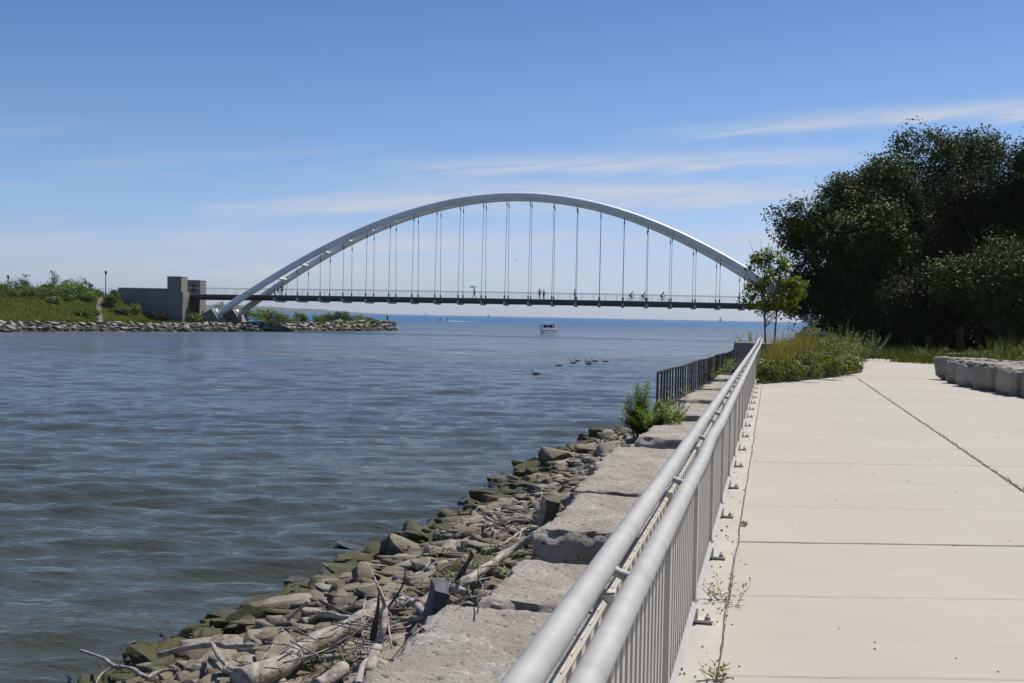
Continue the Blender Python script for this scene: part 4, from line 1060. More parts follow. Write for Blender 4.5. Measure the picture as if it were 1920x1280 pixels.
def sapling():
    y = 43.0; x = fp(1441, y)
    L = []
    rr = np.random.default_rng(4)
    for i in range(20):
        a = rr.uniform(0, 6.28); d = rr.uniform(.1, .95); z = rr.uniform(1.75, 4.2); k = 1-abs(z-2.9)/2.3
        L.append((d*k*math.cos(a)*1.15+.12, d*k*math.sin(a), z, rr.uniform(.28, .42), .9))
    L += [(.95, 0, 2.7, .45, .9), (.75, .2, 3.2, .4, .9), (-.75, 0, 2.5, .3, .7), (-.9, 0, 2.1, .2, .7), (-.65, 0, 3.7, .25, .8), (-.5, 0, 3.9, .2, .9), (1.1, 0, 3.1, .3, .8)]
    add_tree('sapling', 'young twin-stemmed tree with yellowish green leaves in the planting bed before the bridge end', 'tree', (x, y, .1), L, 260, 4500, .13, M['leaf_young'], .045, None, 9, forks=[((-.08, 0, 0), (-.25, 0, 3.9)), ((.22, .1, 0), (.45, 0, 4.0))], spread=.13, fill=.4, branches=60, bare=7, aspect=.62)
sapling()
def bed():
    sheet('bed_soil', [(fx(y, -.2), y) for y in (28.3, 34, 40, 47)] + [(15.6, 49), (15.0, 47), (13.2, 40.4), (11.8, 36.3), (11.1, 35), (9.1, 31.7)], .05, M['soil'], .12)
    r = random.Random(3)
    # leafy bushes, front rows low, back rows taller
    names = ['leading corner by the railing', 'front edge beside the railing', 'middle of the front edge', 'right of the front edge', 'at the right corner', 'second row by the railing', 'second row centre', 'second row right of centre', 'against the flat pale stone', 'behind the right corner', 'beside the path corner stone', 'at the back beyond the flat stone', 'under the young tree', 'right of the young tree']
    pos = [(7.0, 29.3, .5, .45), (7.9, 30.3, .55, .5), (8.8, 31.8, .6, .65), (9.7, 33.0, .55, .7), (10.7, 34.3, .5, .6), (8.6, 33.2, .65, .65), (9.3, 34.4, .7, .9), (10.5, 36.0, .65, .8), (11.3, 36.9, .6, .85), (12.2, 38.8, .6, .85), (13.0, 41.5, .7, .9), (11.9, 39.8, .8, 1.2), (10.4, 40.5, .8, .9), (12.6, 43.5, .9, 1.3)]
    for i, (x, y, rad, h) in enumerate(pos):
        lo = [(r.gauss(0, rad*.5), r.gauss(0, rad*.5), h*r.uniform(.25, .7), rad*r.uniform(.4, .6), .8) for _ in range(7)] + [(0, 0, h*.5, rad*.8, .7)]
        add_bush('leafy_shrub', f'speckled green leafy shrub in the planting bed, {names[i]}', 'shrub', (x, y, .1), lo, 1500, .085, M['leaf_bed'], 60+i, 'leafy shrubs in the planting bed', n_clump=90, aspect=.6, spread=.11)
    # feather reed grass clumps
    for i, (x, y, h, lb) in enumerate([(fx(30.2, .1), 30.2, .85, 'tan feather grass clump hard against the railing'), (fx(32, .25), 32, 1.1, 'tall tan feather grass clump below the young tree'), (fx(34.5, 1.3), 34.5, 1.2, 'tan feather grass clump right of the young tree stems'), (fx(34, .4), 34, 1.25, 'tan feather grass clump behind the railing end'), (fx(36.5, 1.0), 36.5, 1.4, 'rust tinted grass clump behind the other tan ones'), (fx(33, .75), 33, 1.1, 'small tan grass clump squeezed between the railing and the others')]):
        g = np.random.default_rng(200+i); n = 420
        a = g.uniform(0, 6.28, n); d = g.random(n)**.7*.32; P = np.stack([d*np.cos(a), d*np.sin(a), np.zeros(n)], 1)
        V, F = blade_mesh(P, h*g.uniform(.5, 1.05, n), np.full(n, .014), g, .55)
        o = link('feather_grass', np_mesh('feather_grass', V, F, M['leaf_dry'])); o.location = (x, y, .1)
        tag(o, lb, 'ornamental grass', 'tan feather grass clumps in the planting bed')
    for i, (x, y, h, lb) in enumerate([(fx(46.5, 3.0), 46, 1.9, 'bright green bushy plant right of the young tree before the bridge foot'), (fx(48.5, 4.6), 49, 1.4, 'low green plant beside the dark coping wall'), (fx(50, -.7), 50.5, 1.05, 'light green weeds growing on top of the dark concrete wall end'), (11.9, 38.6, 1.25, 'airy green weed standing above the flat pale stone')]):
        leafy_stems('tall_weed', lb, 'plant', (x, y, .1 if i != 2 else .3), 26, h, .9, .16, M['leaf_shrub'] if i != 2 else M['leaf_weed'], 90+i, .22, 50)
    g = np.random.default_rng(5); n = 2600
    t = g.random(n); ex = np.interp(t, [0, .45, .6, .8, 1], [6.75, 9.1, 11.1, 11.8, 13.2]); ey = np.interp(t, [0, .45, .6, .8, 1], [28.3, 31.7, 35.0, 36.3, 40.4])
    P = np.stack([ex-g.random(n)*.25, ey+g.random(n)*.3, np.full(n, .05)], 1)
    V, F = blade_mesh(P, g.uniform(.06, .22, n), np.full(n, .012), g, .6, 2)
    tag(link('grass', np_mesh('bed_edge_grass', V, F, M['grass'])), 'short grass fringing the planting bed edge', 'grass', kind='stuff')
bed()
def field():
    # long grass and weeds right of the path
    g = np.random.default_rng(8)
    def in_field(x, y): 
        edge = np.interp(y, [36, 40, 43.7, 45.5, 47.5, 52, 60, 77], [40, 25.5, 18.6, 17.2, 16.6, 22.6, 28.8, 41.6])
        return (x > edge) & (x < .54*y+3)
    n = 60000; y = 36+(72-36)*g.random(n)**1.25; x = .3*y+g.random(n)*(.27*y+2); k = in_field(x, y); x, y = x[k], y[k]
    P = np.stack([x, y, np.full(len(x), -.06)], 1); H = g.uniform(.12, .45, len(x))*(1+.9*(np.sin(x*.9)*np.sin(y*.7) > .2))*np.clip((y-34)/12, .5, 1.3)*(1+.3*(x > 19))
    V, F = blade_mesh(P, H, np.full(len(x), .03), g, .6, 2)
    M['field'] = leaf_mat('field_grass', [(.035, .06, .008), (.07, .10, .015), (.12, .125, .025), (.17, .14, .05)], .8, .3, .1)
    tag(link('long_grass', np_mesh('long_grass', V, F, M['field'])), 'long unmown grass between the promenade and the dark trees', 'grass', kind='stuff')
    n = 26000; y = 50+60*g.random(n); ed = np.array([land_edge(v) for v in y]); x = ed+g.random(n)*9; P = np.stack([x, y, np.array([land_z(a, b) for a, b in zip(x, y)])-.02], 1)
    V, F = blade_mesh(P, g.uniform(.15, .7, n), np.full(n, .05), g, .5, 2)
    tag(link('shore_grass', np_mesh('shore_grass', V, F, M['grass'])), 'rough grass on the bank beyond the planting bed', 'grass', kind='stuff')
    r = random.Random(12)
    W = [(20.6, 46.6, 1.0, 'low weed at the left end of the long grass'), (21.8, 47.6, 1.2, 'brownish tall weed before the tree shade'), (18.9, 48.6, .9, 'small weed by the shaded bend of the path'), (23.6, 47.9, 1.3, 'tall weed before the middle of the wood'),
         (19.7, 44.6, .7, 'low weed at the path edge behind the seat stones'), (21.2, 43.6, 1.3, 'leafy tall weed behind the far seat stone'), (22.4, 44.6, 1.6, 'tallest pale green weed with flower specks'), (21.9, 42.0, 1.2, 'weed rising over the back row of stones'), (23.2, 43.0, 1.5, 'weed clump near the right picture edge'), (18.0, 38.6, .8, 'low weed behind the stones at the right')]
    for i, (x, y, h, lb) in enumerate(W):
        leafy_stems('tall_weed', lb, 'weed', (x, y, -.04), 22, h, .8, .13, M['leaf_shrub'], 120+i, .3, 46, 'tall weeds in the long grass')
field()
def near_weeds():
    p = gp(1222, 812, -.62)
    leafy_stems('weed_clump', 'tall bright green weed clump growing between the blocks and the rubble', 'weed', (p.x+.1, p.y+.2, -.75), 66, .86, .62, .17, M['leaf_weed'], 1, .2, 90, lean=.3)
    leafy_stems('weed_clump', 'single taller feathery stem cluster at the left of the bright weed clump', 'weed', (p.x-.22, p.y+.3, -.7), 22, 1.32, .26, .17, M['leaf_weed'], 2, .17, 110, lean=.2)
    for i, (px, py, z, n, h, sp, lb) in enumerate([
        (880, 1085, -.72, 14, .30, .45, 'green seedling patch around the foot of the straight pale log'), (930, 1045, -.7, 10, .22, .35, 'green seedlings higher up beside the straight pale log'), (775, 1125, -.85, 10, .2, .28, 'small bright green tuft behind the elbowed branch'),
        (820, 1105, -.78, 9, .2, .3, 'few green sprigs between rocks behind the driftwood'), (630, 1262, -.85, 9, .2, .3, 'green sprigs beside the split timber end'), (655, 1278, -.8, 7, .2, .2, 'green sprigs at the very bottom by the curved branch'), (1260, 800, -.55, 12, .5, .4, 'thin green weed among the blocks right of the bright clump'),
        (1300, 735, -.45, 10, .4, .6, 'low green weed at the foot of the rusty fence'), (1275, 770, -.45, 8, .45, .35, 'thin pale green stems in the joint between stone blocks')]):
        q = gp(px, py, z)
        leafy_stems('seedling_weed', lb, 'weed', (q.x, q.y, max(z-.12, bank_z(q.y, q.x-fx(q.y))+.05) if q.x-fx(q.y) < -2.2 else -.42), n, h+.12, sp, .06 if i < 6 else .09, M['leaf_weed'], 10+i, .38, 22)
    for i, (x, y, h) in enumerate([(8.15, 42.5, .7), (8.8, 44.4, .75), (9.35, 46.2, .7), (7.4, 40.0, .5)]):
        leafy_stems('fence_weed', ['green weeds pushing through the far half of the rusty fence', 'leafy weeds climbing the rusty fence near its far end', 'weeds at the far end of the rusty fence by the dark wall', 'low weeds at the middle of the rusty fence'][i], 'weed', (x, y, -.5), 20, h, .7, .12, M['leaf_weed'], 40+i, .3, 30)
    # weeds in the joint along the curb
    for i, (px, py, n, h, sp, lb) in enumerate([(1362, 1128, 7, .2, .16, 'spindly weed sprouting from the joint beside the railing'), (1345, 1276, 5, .10, .06, 'tiny yellowish weed in the joint at the bottom of the picture'), (1395, 985, 3, .035, .03, 'speck of weed in the joint further along')]):
        q = gp(px, py, 0); leafy_stems('joint_weed', lb, 'weed', (q.x, q.y, 0), n, h, sp*1.3, .05, M['leaf_bed'], 70+i, .3, 16, lean=1.2)
    g = np.random.default_rng(77); n = 420; t = g.random(n)**1.5; A = np.array([10.45, 32.2]); B = np.array([5.17, 10.7])
    P = np.stack([B[0]+(A[0]-B[0])*t+g.normal(0, .018, n), B[1]+(A[1]-B[1])*t, np.zeros(n)], 1); V, F = blade_mesh(P, g.uniform(.008, .04, n), np.full(n, .005), g, .9, 2)
    tag(link('joint_grass', np_mesh('joint_grass', V, F, M['grass'])), 'sparse grass growing in the diagonal joint of the promenade', 'grass', kind='stuff')
near_weeds()
def grit():
    r = random.Random(44); mb = MB()
    for i in range(420):
        y = 4.6*(30/4.6)**r.random(); c = -.5+abs(r.gauss(0, .16)) if r.random() < .55 else r.uniform(-.2, 7)
        x = fx(y, c); a = r.uniform(.003, .009)*(1.6 if r.random() < .06 else 1)
        mb.lathe((x, y, .0), [(a, 0), (a*.9, a*.5), (a*.3, a*.8)], 5)
    tag(mb.build('grit', M['soil']), 'dark crumbs of soil and grit lying on the promenade', 'grit', kind='stuff')
grit()

# ------------------------------------------------------------------ plants of the far island
def isle_plants():
    g = np.random.default_rng(15)
    n = 60000; V0 = []
    T = g.uniform(SHt[1], T_TIP-2, n); Dd = 4.2+g.random(n)**1.3*42
    P = []
    for t, d in zip(T, Dd):
        w = float(np.interp(T_TIP-t, [0, 5, 20, 45, 70, 100], [3, 8, 13, 20, 45, 140]))
        if d > w-2: continue
        x, y, z = isle_pt(t, d)
        px = 960+2000*x/y
        if px < -40 or (179 < px < 203 and d > 8 and abs(y-175) < 14) : continue
        P.append((x, y, z-.05))
    P = np.array(P); n = len(P)
    V, F = blade_mesh(P, g.uniform(.10, .38, n), g.uniform(.08, .22, n), g, 1.6, 2)
    gm, nt, b = new_mat('mound_grass'); geo = nt.nodes.new('ShaderNodeNewGeometry')
    c1 = ramp(nt, geo.outputs['Random Per Island'], [(0, (.018, .040, .004)), (.5, (.042, .075, .008)), (1, (.085, .115, .014))]); c2 = ramp(nt, geo.outputs['Random Per Island'], [(0, (.045, .036, .010)), (.5, (.095, .068, .018)), (1, (.085, .085, .018))])
    nt.links.new(mixc(nt, mth(nt, 'MULTIPLY', mth(nt, 'SUBTRACT', tex(nt, .22, 6, coords='World'), .47), 7, clamp=True), c1, c2), b.inputs['Base Color']); b.inputs['Roughness'].default_value = .9; b.inputs['Specular IOR Level'].default_value = .02
    tr = nt.nodes.new('ShaderNodeBsdfTranslucent'); tr.inputs[0].default_value = (.16, .19, .03, 1); mx = nt.nodes.new('ShaderNodeMixShader'); mx.inputs[0].default_value = .35; nt.links.new(b.outputs[0], mx.inputs[1]); nt.links.new(tr.outputs[0], mx.inputs[2]); nt.links.new(mx.outputs[0], nt.nodes['Material Output'].inputs[0])
    tag(link('rough_grass', np_mesh('rough_grass', V, F, gm)), 'rough grass and herbs over the far mound and breakwater', 'grass', kind='stuff')
    def shrub(px, y, w, h, lb, nl=1500, mat='leaf_shrub', kind='shrub', k=6, leaf=.26, z=None, tall=False, sd=0):
        x = fp(px, y); z = isle_at(x, y) if z is None else z; r = random.Random(int(px*7+y)+sd)
        if tall:
            lo = [(r.gauss(0, w*.25), r.gauss(0, w*.25), h*(.2+.75*i/9), w*.5*(1.05-i/10), 1.1) for i in range(9)]
        else:
            lo = [(r.gauss(0, w*.34), r.gauss(0, w*.34), h*r.uniform(.25, .7), min(w, h)*r.uniform(.25, .42), .85) for _ in range(k)] + [(0, 0, h*.42, min(w, h)*.5, .8)]
        add_bush(kind, lb, kind.replace('_', ' '), (x, y, z-.1), lo, nl, leaf, M[mat], int(px)+sd, 'trees and shrubs on the far island' , n_clump=90 if not tall else 110, spread=.32, aspect=.7)
    # mound, left to right
    S = [(8, 196, 4.0, 3.0, 'dark bushy shrub on the mound at the far left edge', 'leaf_shrub', 0), (36, 197, 3.6, 4.0, 'dark rounded small tree behind the far left lamp', 'leaf_dark', 1), (48, 199, 1.6, 4.9, 'thin topped tree beside the dark rounded one', 'leaf_shrub', 2),
         (76, 196, 4.2, 2.4, 'low loose shrub on the mound crest', 'leaf_shrub', 0), (92, 194, 3.2, 3.2, 'grey green shrub left of the slender tall tree', 'leaf_shrub', 0), (98, 195, 1.3, 5.6, 'slender tallest conifer-like tree on the mound', 'leaf_dark', 2),
         (118, 187, 4.2, 3.4, 'bright green bushy shrub on the front of the mound', 'leaf_weed', 0), (136, 190, 3.8, 4.2, 'tall bright green shrub near the mound top', 'leaf_shrub', 0), (157, 192, 1.6, 4.0, 'narrow dark green conifer on the mound', 'leaf_dark', 2), (170, 193, 3.0, 2.2, 'low green shrub left of the footpath lamp', 'leaf_shrub', 0),
         (186, 194, 1.0, 1.6, 'tiny dark shrub just left of the footpath lamp', 'leaf_dark', 0), (104, 176, 2.4, 2.2, 'light green shrub low on the mound front', 'leaf_weed', 0), (150, 178, 2.8, 2.4, 'broad light green shrub in the hollow of the mound front', 'leaf_weed', 0), (204, 176, 2.0, 2.2, 'green shrub beside the worn footpath', 'leaf_shrub', 0),
         (216, 187, 1.4, 2.2, 'dark shrub at the corner of the long abutment wall', 'leaf_dark', 0), (252, 178, 1.8, 1.5, 'small shrub in front of the abutment wall', 'leaf_shrub', 0), (292, 180, 2.8, 1.7, 'dark shrub in the shade of the abutment wall', 'leaf_black_shade', 0), (300, 182, 2.0, 1.5, 'darkest shrub at the base of the abutment wall', 'leaf_black_shade', 0),
         (365, 181, 2.2, 1.6, 'green shrub at the foot of the second tower', 'leaf_weed', 0), (20, 168, 3.0, 1.5, 'low light green shrub above the far left rocks', 'leaf_weed', 0), (62, 170, 3.2, 1.4, 'low tan green shrub above the rocks', 'leaf_shrub', 0), (56, 188, 4.0, 2.2, 'dull green shrub mass below the thin topped tree', 'leaf_shrub', 0), (108, 183, 2.6, 1.8, 'rounded green shrub below the slender tall tree', 'leaf_weed', 0), (26, 175, 2.8, 1.6, 'dark low shrub above the far left rocks', 'leaf_dark', 0), (72, 176, 2.4, 1.5, 'dull low shrub on the lower mound front', 'leaf_shrub', 0), (120, 172, 2.6, 1.2, 'flat green shrub just above the rocks', 'leaf_shrub', 0), (168, 184, 3.0, 2.0, 'olive shrub below the low green crest shrub', 'leaf_shrub', 0), (96, 168, 2.6, .9, 'creeping green shrub at the rock line', 'leaf_weed', 0), (160, 169, 2.4, 1.0, 'creeping shrub at the rock line below the hollow', 'leaf_shrub', 0), (130, 180, 3.4, 2.6, 'bright spreading shrub half way down the mound front', 'leaf_weed', 0), (84, 181, 3.6, 2.2, 'tan green shrub half way down the mound front', 'leaf_shrub', 0), (42, 181, 3.4, 2.0, 'broad low shrub left on the mound front', 'leaf_shrub', 0), (168, 177, 2.2, 1.6, 'small green shrub left of the worn footpath', 'leaf_weed', 0), (232, 174, 2.6, 1.4, 'low shrub on the slope right of the worn footpath', 'leaf_shrub', 0), (0, 182, 4.0, 2.2, 'shrub cut off by the left picture edge', 'leaf_shrub', 0)]
    for px, y, w, h, lb, mt, k in S:
        kind = 'conifer' if 'conifer' in lb else ('small_tree' if 'tree' in lb else 'shrub')
        shrub(px, y, w, h, lb, 1500 if not k else 1300, mt, kind, tall=(k == 2), leaf=.24)
    # breakwater
    B = [(398, 205, 3.4, 2.6, 'dark green shrub behind the near arch footing', 'leaf_shrub'), (430, 210, 3.0, 4.2, 'tall pale green bush seen between the two arch feet', 'leaf_weed'), (455, 208, 4, 2.8, 'green bush behind the far arch footing', 'leaf_shrub'), (492, 206, 4.2, 2.9, 'broad bright green bush right of the arch feet', 'leaf_weed'), (512, 208, 4.0, 2.7, 'second bright green bush right of the arch feet', 'leaf_shrub'), (530, 207, 3.8, 2.2, 'low end of the bright bushes under the bridge', 'leaf_weed'),
         (567, 212, 1.8, 2.3, 'single small rounded tree on the breakwater', 'leaf_shrub'), (600, 218, 3.2, 1.3, 'low shrubs at the start of the breakwater thicket', 'leaf_weed'), (618, 219, 3.0, 1.8, 'green bush left of the breakwater high point', 'leaf_shrub'), (636, 220, 3.2, 2.5, 'dark topped bush at the breakwater high point', 'leaf_dark'), (655, 221, 3.4, 2.0, 'green bush right of the breakwater high point', 'leaf_shrub'), (675, 222, 2.6, 1.6, 'low green bush before the breakwater tip', 'leaf_weed'), (692, 223, 2.0, 1.0, 'last small bush before the breakwater tip', 'leaf_shrub')]
    for px, y, w, h, lb, mt in B: shrub(px, y-6, w, h, lb, 1500, mt, 'small_tree' if 'tree' in lb else 'shrub', leaf=.24, z=-.4 if px < 580 else -.15)
isle_plants()

# ------------------------------------------------------------------ people
def skin_obj(name, chains, mat, parent, sub=1, root=0):
    """chains: lists of (point, radius); equal points are welded; grown with a Skin modifier"""
    V = []; E = []; Rr = []; idx = {}
    def vi(p, r):
        k = tuple(round(c, 4) for c in p)
        if k not in idx: idx[k] = len(V); V.append(p); Rr.append(r)
        return idx[k]
    for ch in chains:
        ids = [vi(p, r) for p, r in ch]; E += list(zip(ids, ids[1:]))
    me = bpy.data.meshes.new(name); me.from_pydata(V, E, []); me.materials.append(mat)
    o = link(name, me, parent); md = o.modifiers.new('skin', 'SKIN'); md.use_smooth_shade = True
    for i, sv in enumerate(me.skin_vertices[0].data):
        r = Rr[i]; sv.radius = (r, r) if isinstance(r, (int, float)) else r; sv.use_root = (i == root)
    s_ = o.modifiers.new('sub', 'SUBSURF'); s_.levels = sub; s_.render_levels = sub
    return o
def add_person(label, loc, rz, pose='stand', shirt=(.1, .1, .12), legs=(.03, .03, .05), hairc='hair', h=1.0, group=None, skirt=False, hold=None, hat=None):
    o = empty('person', loc, rz, label, 'person', group); o.scale = (h, h, h)
    J = dict(pel=(0, 0, .96), wst=(0, 0, 1.10), chs=(0, .0, 1.30), nck=(0, 0, 1.47), hb=(0, .01, 1.55), hd=(0, .02, 1.65), ht=(0, .01, 1.73))
    if pose == 'stand': L = dict(kn=[(-.10, .02, .50), (.11, .04, .50)], an=[(-.11, -.02, .08), (.13, .02, .08)], el=[(-.27, -.03, 1.14), (.27, -.02, 1.14)], wr=[(-.25, .09, .93), (.26, .08, .92)])
    elif pose == 'hips': L = dict(kn=[(-.10, .02, .50), (.10, .02, .50)], an=[(-.12, -.02, .08), (.12, -.02, .08)], el=[(-.37, -.08, 1.18), (.37, -.08, 1.18)], wr=[(-.19, .06, 1.02), (.19, .06, 1.02)])
    elif pose in ('walk', 'brolly'):
        L = dict(kn=[(-.09, .20, .53), (.09, -.04, .50)], an=[(-.09, .30, .10), (.09, -.32, .15)], el=[(-.26, -.16, 1.16), (.25, .08, 1.15)], wr=[(-.25, -.12, .92), (.24, .28, 1.0)])
        if pose == 'brolly': L['el'][1] = (.24, .16, 1.20); L['wr'][1] = (.12, .30, 1.36)
    elif pose == 'lean':
        J.update(chs=(0, .08, 1.28), nck=(0, .16, 1.43), hb=(0, .20, 1.50), hd=(0, .24, 1.58), ht=(0, .24, 1.67)); L = dict(kn=[(-.10, .02, .50), (.11, .02, .50)], an=[(-.11, -.05, .08), (.13, -.02, .08)], el=[(-.24, .22, 1.16), (.24, .22, 1.16)], wr=[(-.14, .42, 1.12), (.14, .42, 1.12)])
    elif pose == 'cycle':
        J.update(pel=(0, -.26, 1.0), wst=(0, -.17, 1.13), chs=(0, .0, 1.30), nck=(0, .12, 1.45), hb=(0, .17, 1.51), hd=(0, .21, 1.60), ht=(0, .20, 1.69)); L = dict(kn=[(-.11, .14, .80), (.11, .08, .60)], an=[(-.11, .02, .42), (.11, -.10, .17)], el=[(-.26, .20, 1.16), (.26, .20, 1.16)], wr=[(-.23, .41, 1.05), (.23, .41, 1.05)])
    v = lambda a: np.array(a, float)
    pel, chs, nck = v(J['pel']), v(J['chs']), v(J['nck']); sh = [tuple(nck*.75+chs*.25+v((s*.18, 0, -.01))) for s in (-1, 1)]; hp = [tuple(pel+v((s*.095, 0, -.04))) for s in (-1, 1)]
    body = [[(J['pel'], (.13, .10)), (J['wst'], (.12, .09)), (J['chs'], (.145, .10)), (J['nck'], .055), (J['hb'], .062), (J['hd'], .088), (J['ht'], .06)]]
    hd = v(J['hd']); body += [[(J['hd'], .088), (tuple(hd+v((0, .095, -.01))), .014)], [(J['hd'], .088), (tuple(hd+v((.088, -.01, -.01))), .014)], [(J['hd'], .088), (tuple(hd+v((-.088, -.01, -.01))), .014)]]
    for i, s in enumerate((-1, 1)):
        el, wr, kn, an = v(L['el'][i]), v(L['wr'][i]), v(L['kn'][i]), v(L['an'][i]); d = unit(wr-el); palm = wr+d*.07
        body.append([(J['chs'], (.145, .10)), (sh[i], .055), (tuple((v(sh[i])+el)/2), .046), (tuple(el), .038), (tuple((el*2+wr)/3), .036), (tuple(wr), .025), (tuple(palm), .030)])
        side = unit(np.cross(d, v((s, .2, .1)))); nrm = np.cross(d, side)
        for q in range(4):
            b0 = palm+side*(q-1.5)*.021+d*.02; ln = (.065, .075, .072, .055)[q]
            body.append([(tuple(palm), .030), (tuple(b0+d*.03), .0095), (tuple(b0+d*(.03+ln*.55)+nrm*.012), .009), (tuple(b0+d*(.03+ln*.9)+nrm*.03), .008)])
        body.append([(tuple(palm), .030), (tuple(palm-side*.045+d*.01), .011), (tuple(palm-side*.055+d*.05), .009)])
        toe = an+v((0, .15, -.045)); body.append([(J['pel'], (.13, .10)), (hp[i], .088), (tuple((v(hp[i])+kn)/2), .078), (tuple(kn), .055), (tuple((kn*2+an)/3), .055), (tuple(an), .036), (tuple(toe), .03)])
    skin_obj('body', body, M['skin'], o)
    sl = [[(tuple(pel+v((0, 0, .02))), (.145, .115)), (J['wst'], (.138, .108)), (J['chs'], (.165, .12)), (tuple(nck-v((0, 0, .03))), .075)]]
    for i in range(2): sl.append([(J['chs'], (.165, .12)), (sh[i], .07), (tuple((v(sh[i])+v(L['el'][i]))/2), .058), (tuple(v(L['el'][i])*.95+v(sh[i])*.05), .05)])
    skin_obj('shirt', sl, cloth(shirt), o)
    lg = []
    for i in range(2): 
        kn, an = v(L['kn'][i]), v(L['an'][i]); full = (kn+(an-kn)*.88) if not skirt else (kn+(an-kn)*.15)
        lg.append([(J['pel'], (.15, .118)), (hp[i], .10), (tuple((v(hp[i])+kn)/2), .092), (tuple(kn), .068), (tuple(full), .058)])
    skin_obj('trousers', lg, cloth(legs), o)
    for i in range(2):
        an = v(L['an'][i]); MB().tube([tuple(an+v((0, -.05, -.03))), tuple(an+v((0, .05, -.035))), tuple(an+v((0, .18, -.055)))], [.045, .048, .036], 8, flat=.7).build('shoe', M['dark_metal'], o)
    hh = hd; mb = MB(); mb.lathe((hh[0], hh[1]-.018, hh[2]-.03), [(.07, -.05), (.094, 0), (.097, .05), (.075, .10), (.03, .128)], 12); mb.build('hair' if not hat else 'hat', M[hairc] if not hat else cloth(hat), o)
    return o
def s_at(px, q=0): t = (px-960)/2000; return math.tan(math.atan(t)-AB)*(D0+q)
def on_deck(px, q=1.5): s = s_at(px, q); return tuple(bw(s, q, deck_z(s)+.003))
ALONG = -math.pi/2-AB           # facing right along the deck
AWAY = -AB
g = 'people on the bridge deck'
add_person('person in dark clothes walking below the left arch, shorter of the two there', on_deck(520), ALONG, 'walk', (.03, .03, .04), (.02, .02, .03), h=.95, group=g)
add_person('person in dark clothes standing tall at the railing below the left arch', on_deck(527, 1.1), AWAY+.4, 'stand', (.02, .02, .03), (.03, .03, .04), h=1.06, group=g)
add_person('person walking under an open sunshade umbrella on the bridge', on_deck(888), ALONG+math.pi, 'brolly', (.35, .33, .12), (.03, .03, .03), group=g)
add_person('broad person in tan top with hands on hips mid bridge', on_deck(1010, 1.0), AWAY+math.pi-.4, 'hips', (.32, .2, .12), (.02, .02, .03), h=1.05, group=g)
add_person('person in white top and dark trousers beside the one with hands on hips', on_deck(1018, 1.3), AWAY+2.2, 'stand', (.65, .65, .66), (.02, .02, .03), h=.98, group=g)
add_person('person in dark clothes standing alone against a pair of hangers right of mid bridge', on_deck(1076, 1.0), AWAY+1.5, 'stand', (.05, .05, .09), (.03, .03, .05), h=1.05, group=g)
add_person('person in blue grey clothes at the leaves of the young tree', on_deck(1384, 1.2), AWAY+1.2, 'walk', (.10, .14, .2), (.06, .09, .15), h=1.05, group=g)
add_person('person riding the leftmost bicycle in a yellow shirt', on_deck(1182, 1.5), ALONG, 'cycle', (.45, .38, .10), (.02, .02, .03), group=g, hat=(.03, .03, .03))
add_person('person riding the middle bicycle in dark clothes', on_deck(1205, 1.9), ALONG, 'cycle', (.03, .03, .04), (.02, .02, .03), h=.95, group=g)
add_person('person in white shirt riding the rightmost bicycle', on_deck(1240, 1.5), ALONG, 'cycle', (.6, .6, .6), (.03, .03, .04), group=g, hat=(.03, .03, .04))
fz = isle_pt(T_TIP-7, 4.4)
add_person('person in dark clothes and white cap on the breakwater tip', (fz[0], fz[1], fz[2]-.2), 2.5, 'stand', (.03, .04, .08), (.03, .03, .04), h=.9, hat=(.75, .75, .75))
def umbrella():
    p = Vector(on_deck(888)); f = Matrix.Rotation(ALONG+math.pi, 3, 'Z'); c = p + f @ Vector((.12, .30, 0))
    o = empty('umbrella', tuple(c), 0, 'open umbrella with dark top and pale underside held on the bridge', 'umbrella')
    MB().tube([(0, 0, 1.30), (0, 0, 2.12)], .012, 6).build('shaft', M['dark_metal'], o)
    MB().lathe((0, 0, 1.86), [(.62, 0), (.56, .06), (.40, .15), (.20, .21), (.01, .24)], 10).build('canopy', M['navy'], o)
    MB().lathe((0, 0, 1.845), [(.60, 0), (.54, .055), (.38, .14), (.05, .2)], 10).build('lining', M['white'], o)
umbrella()
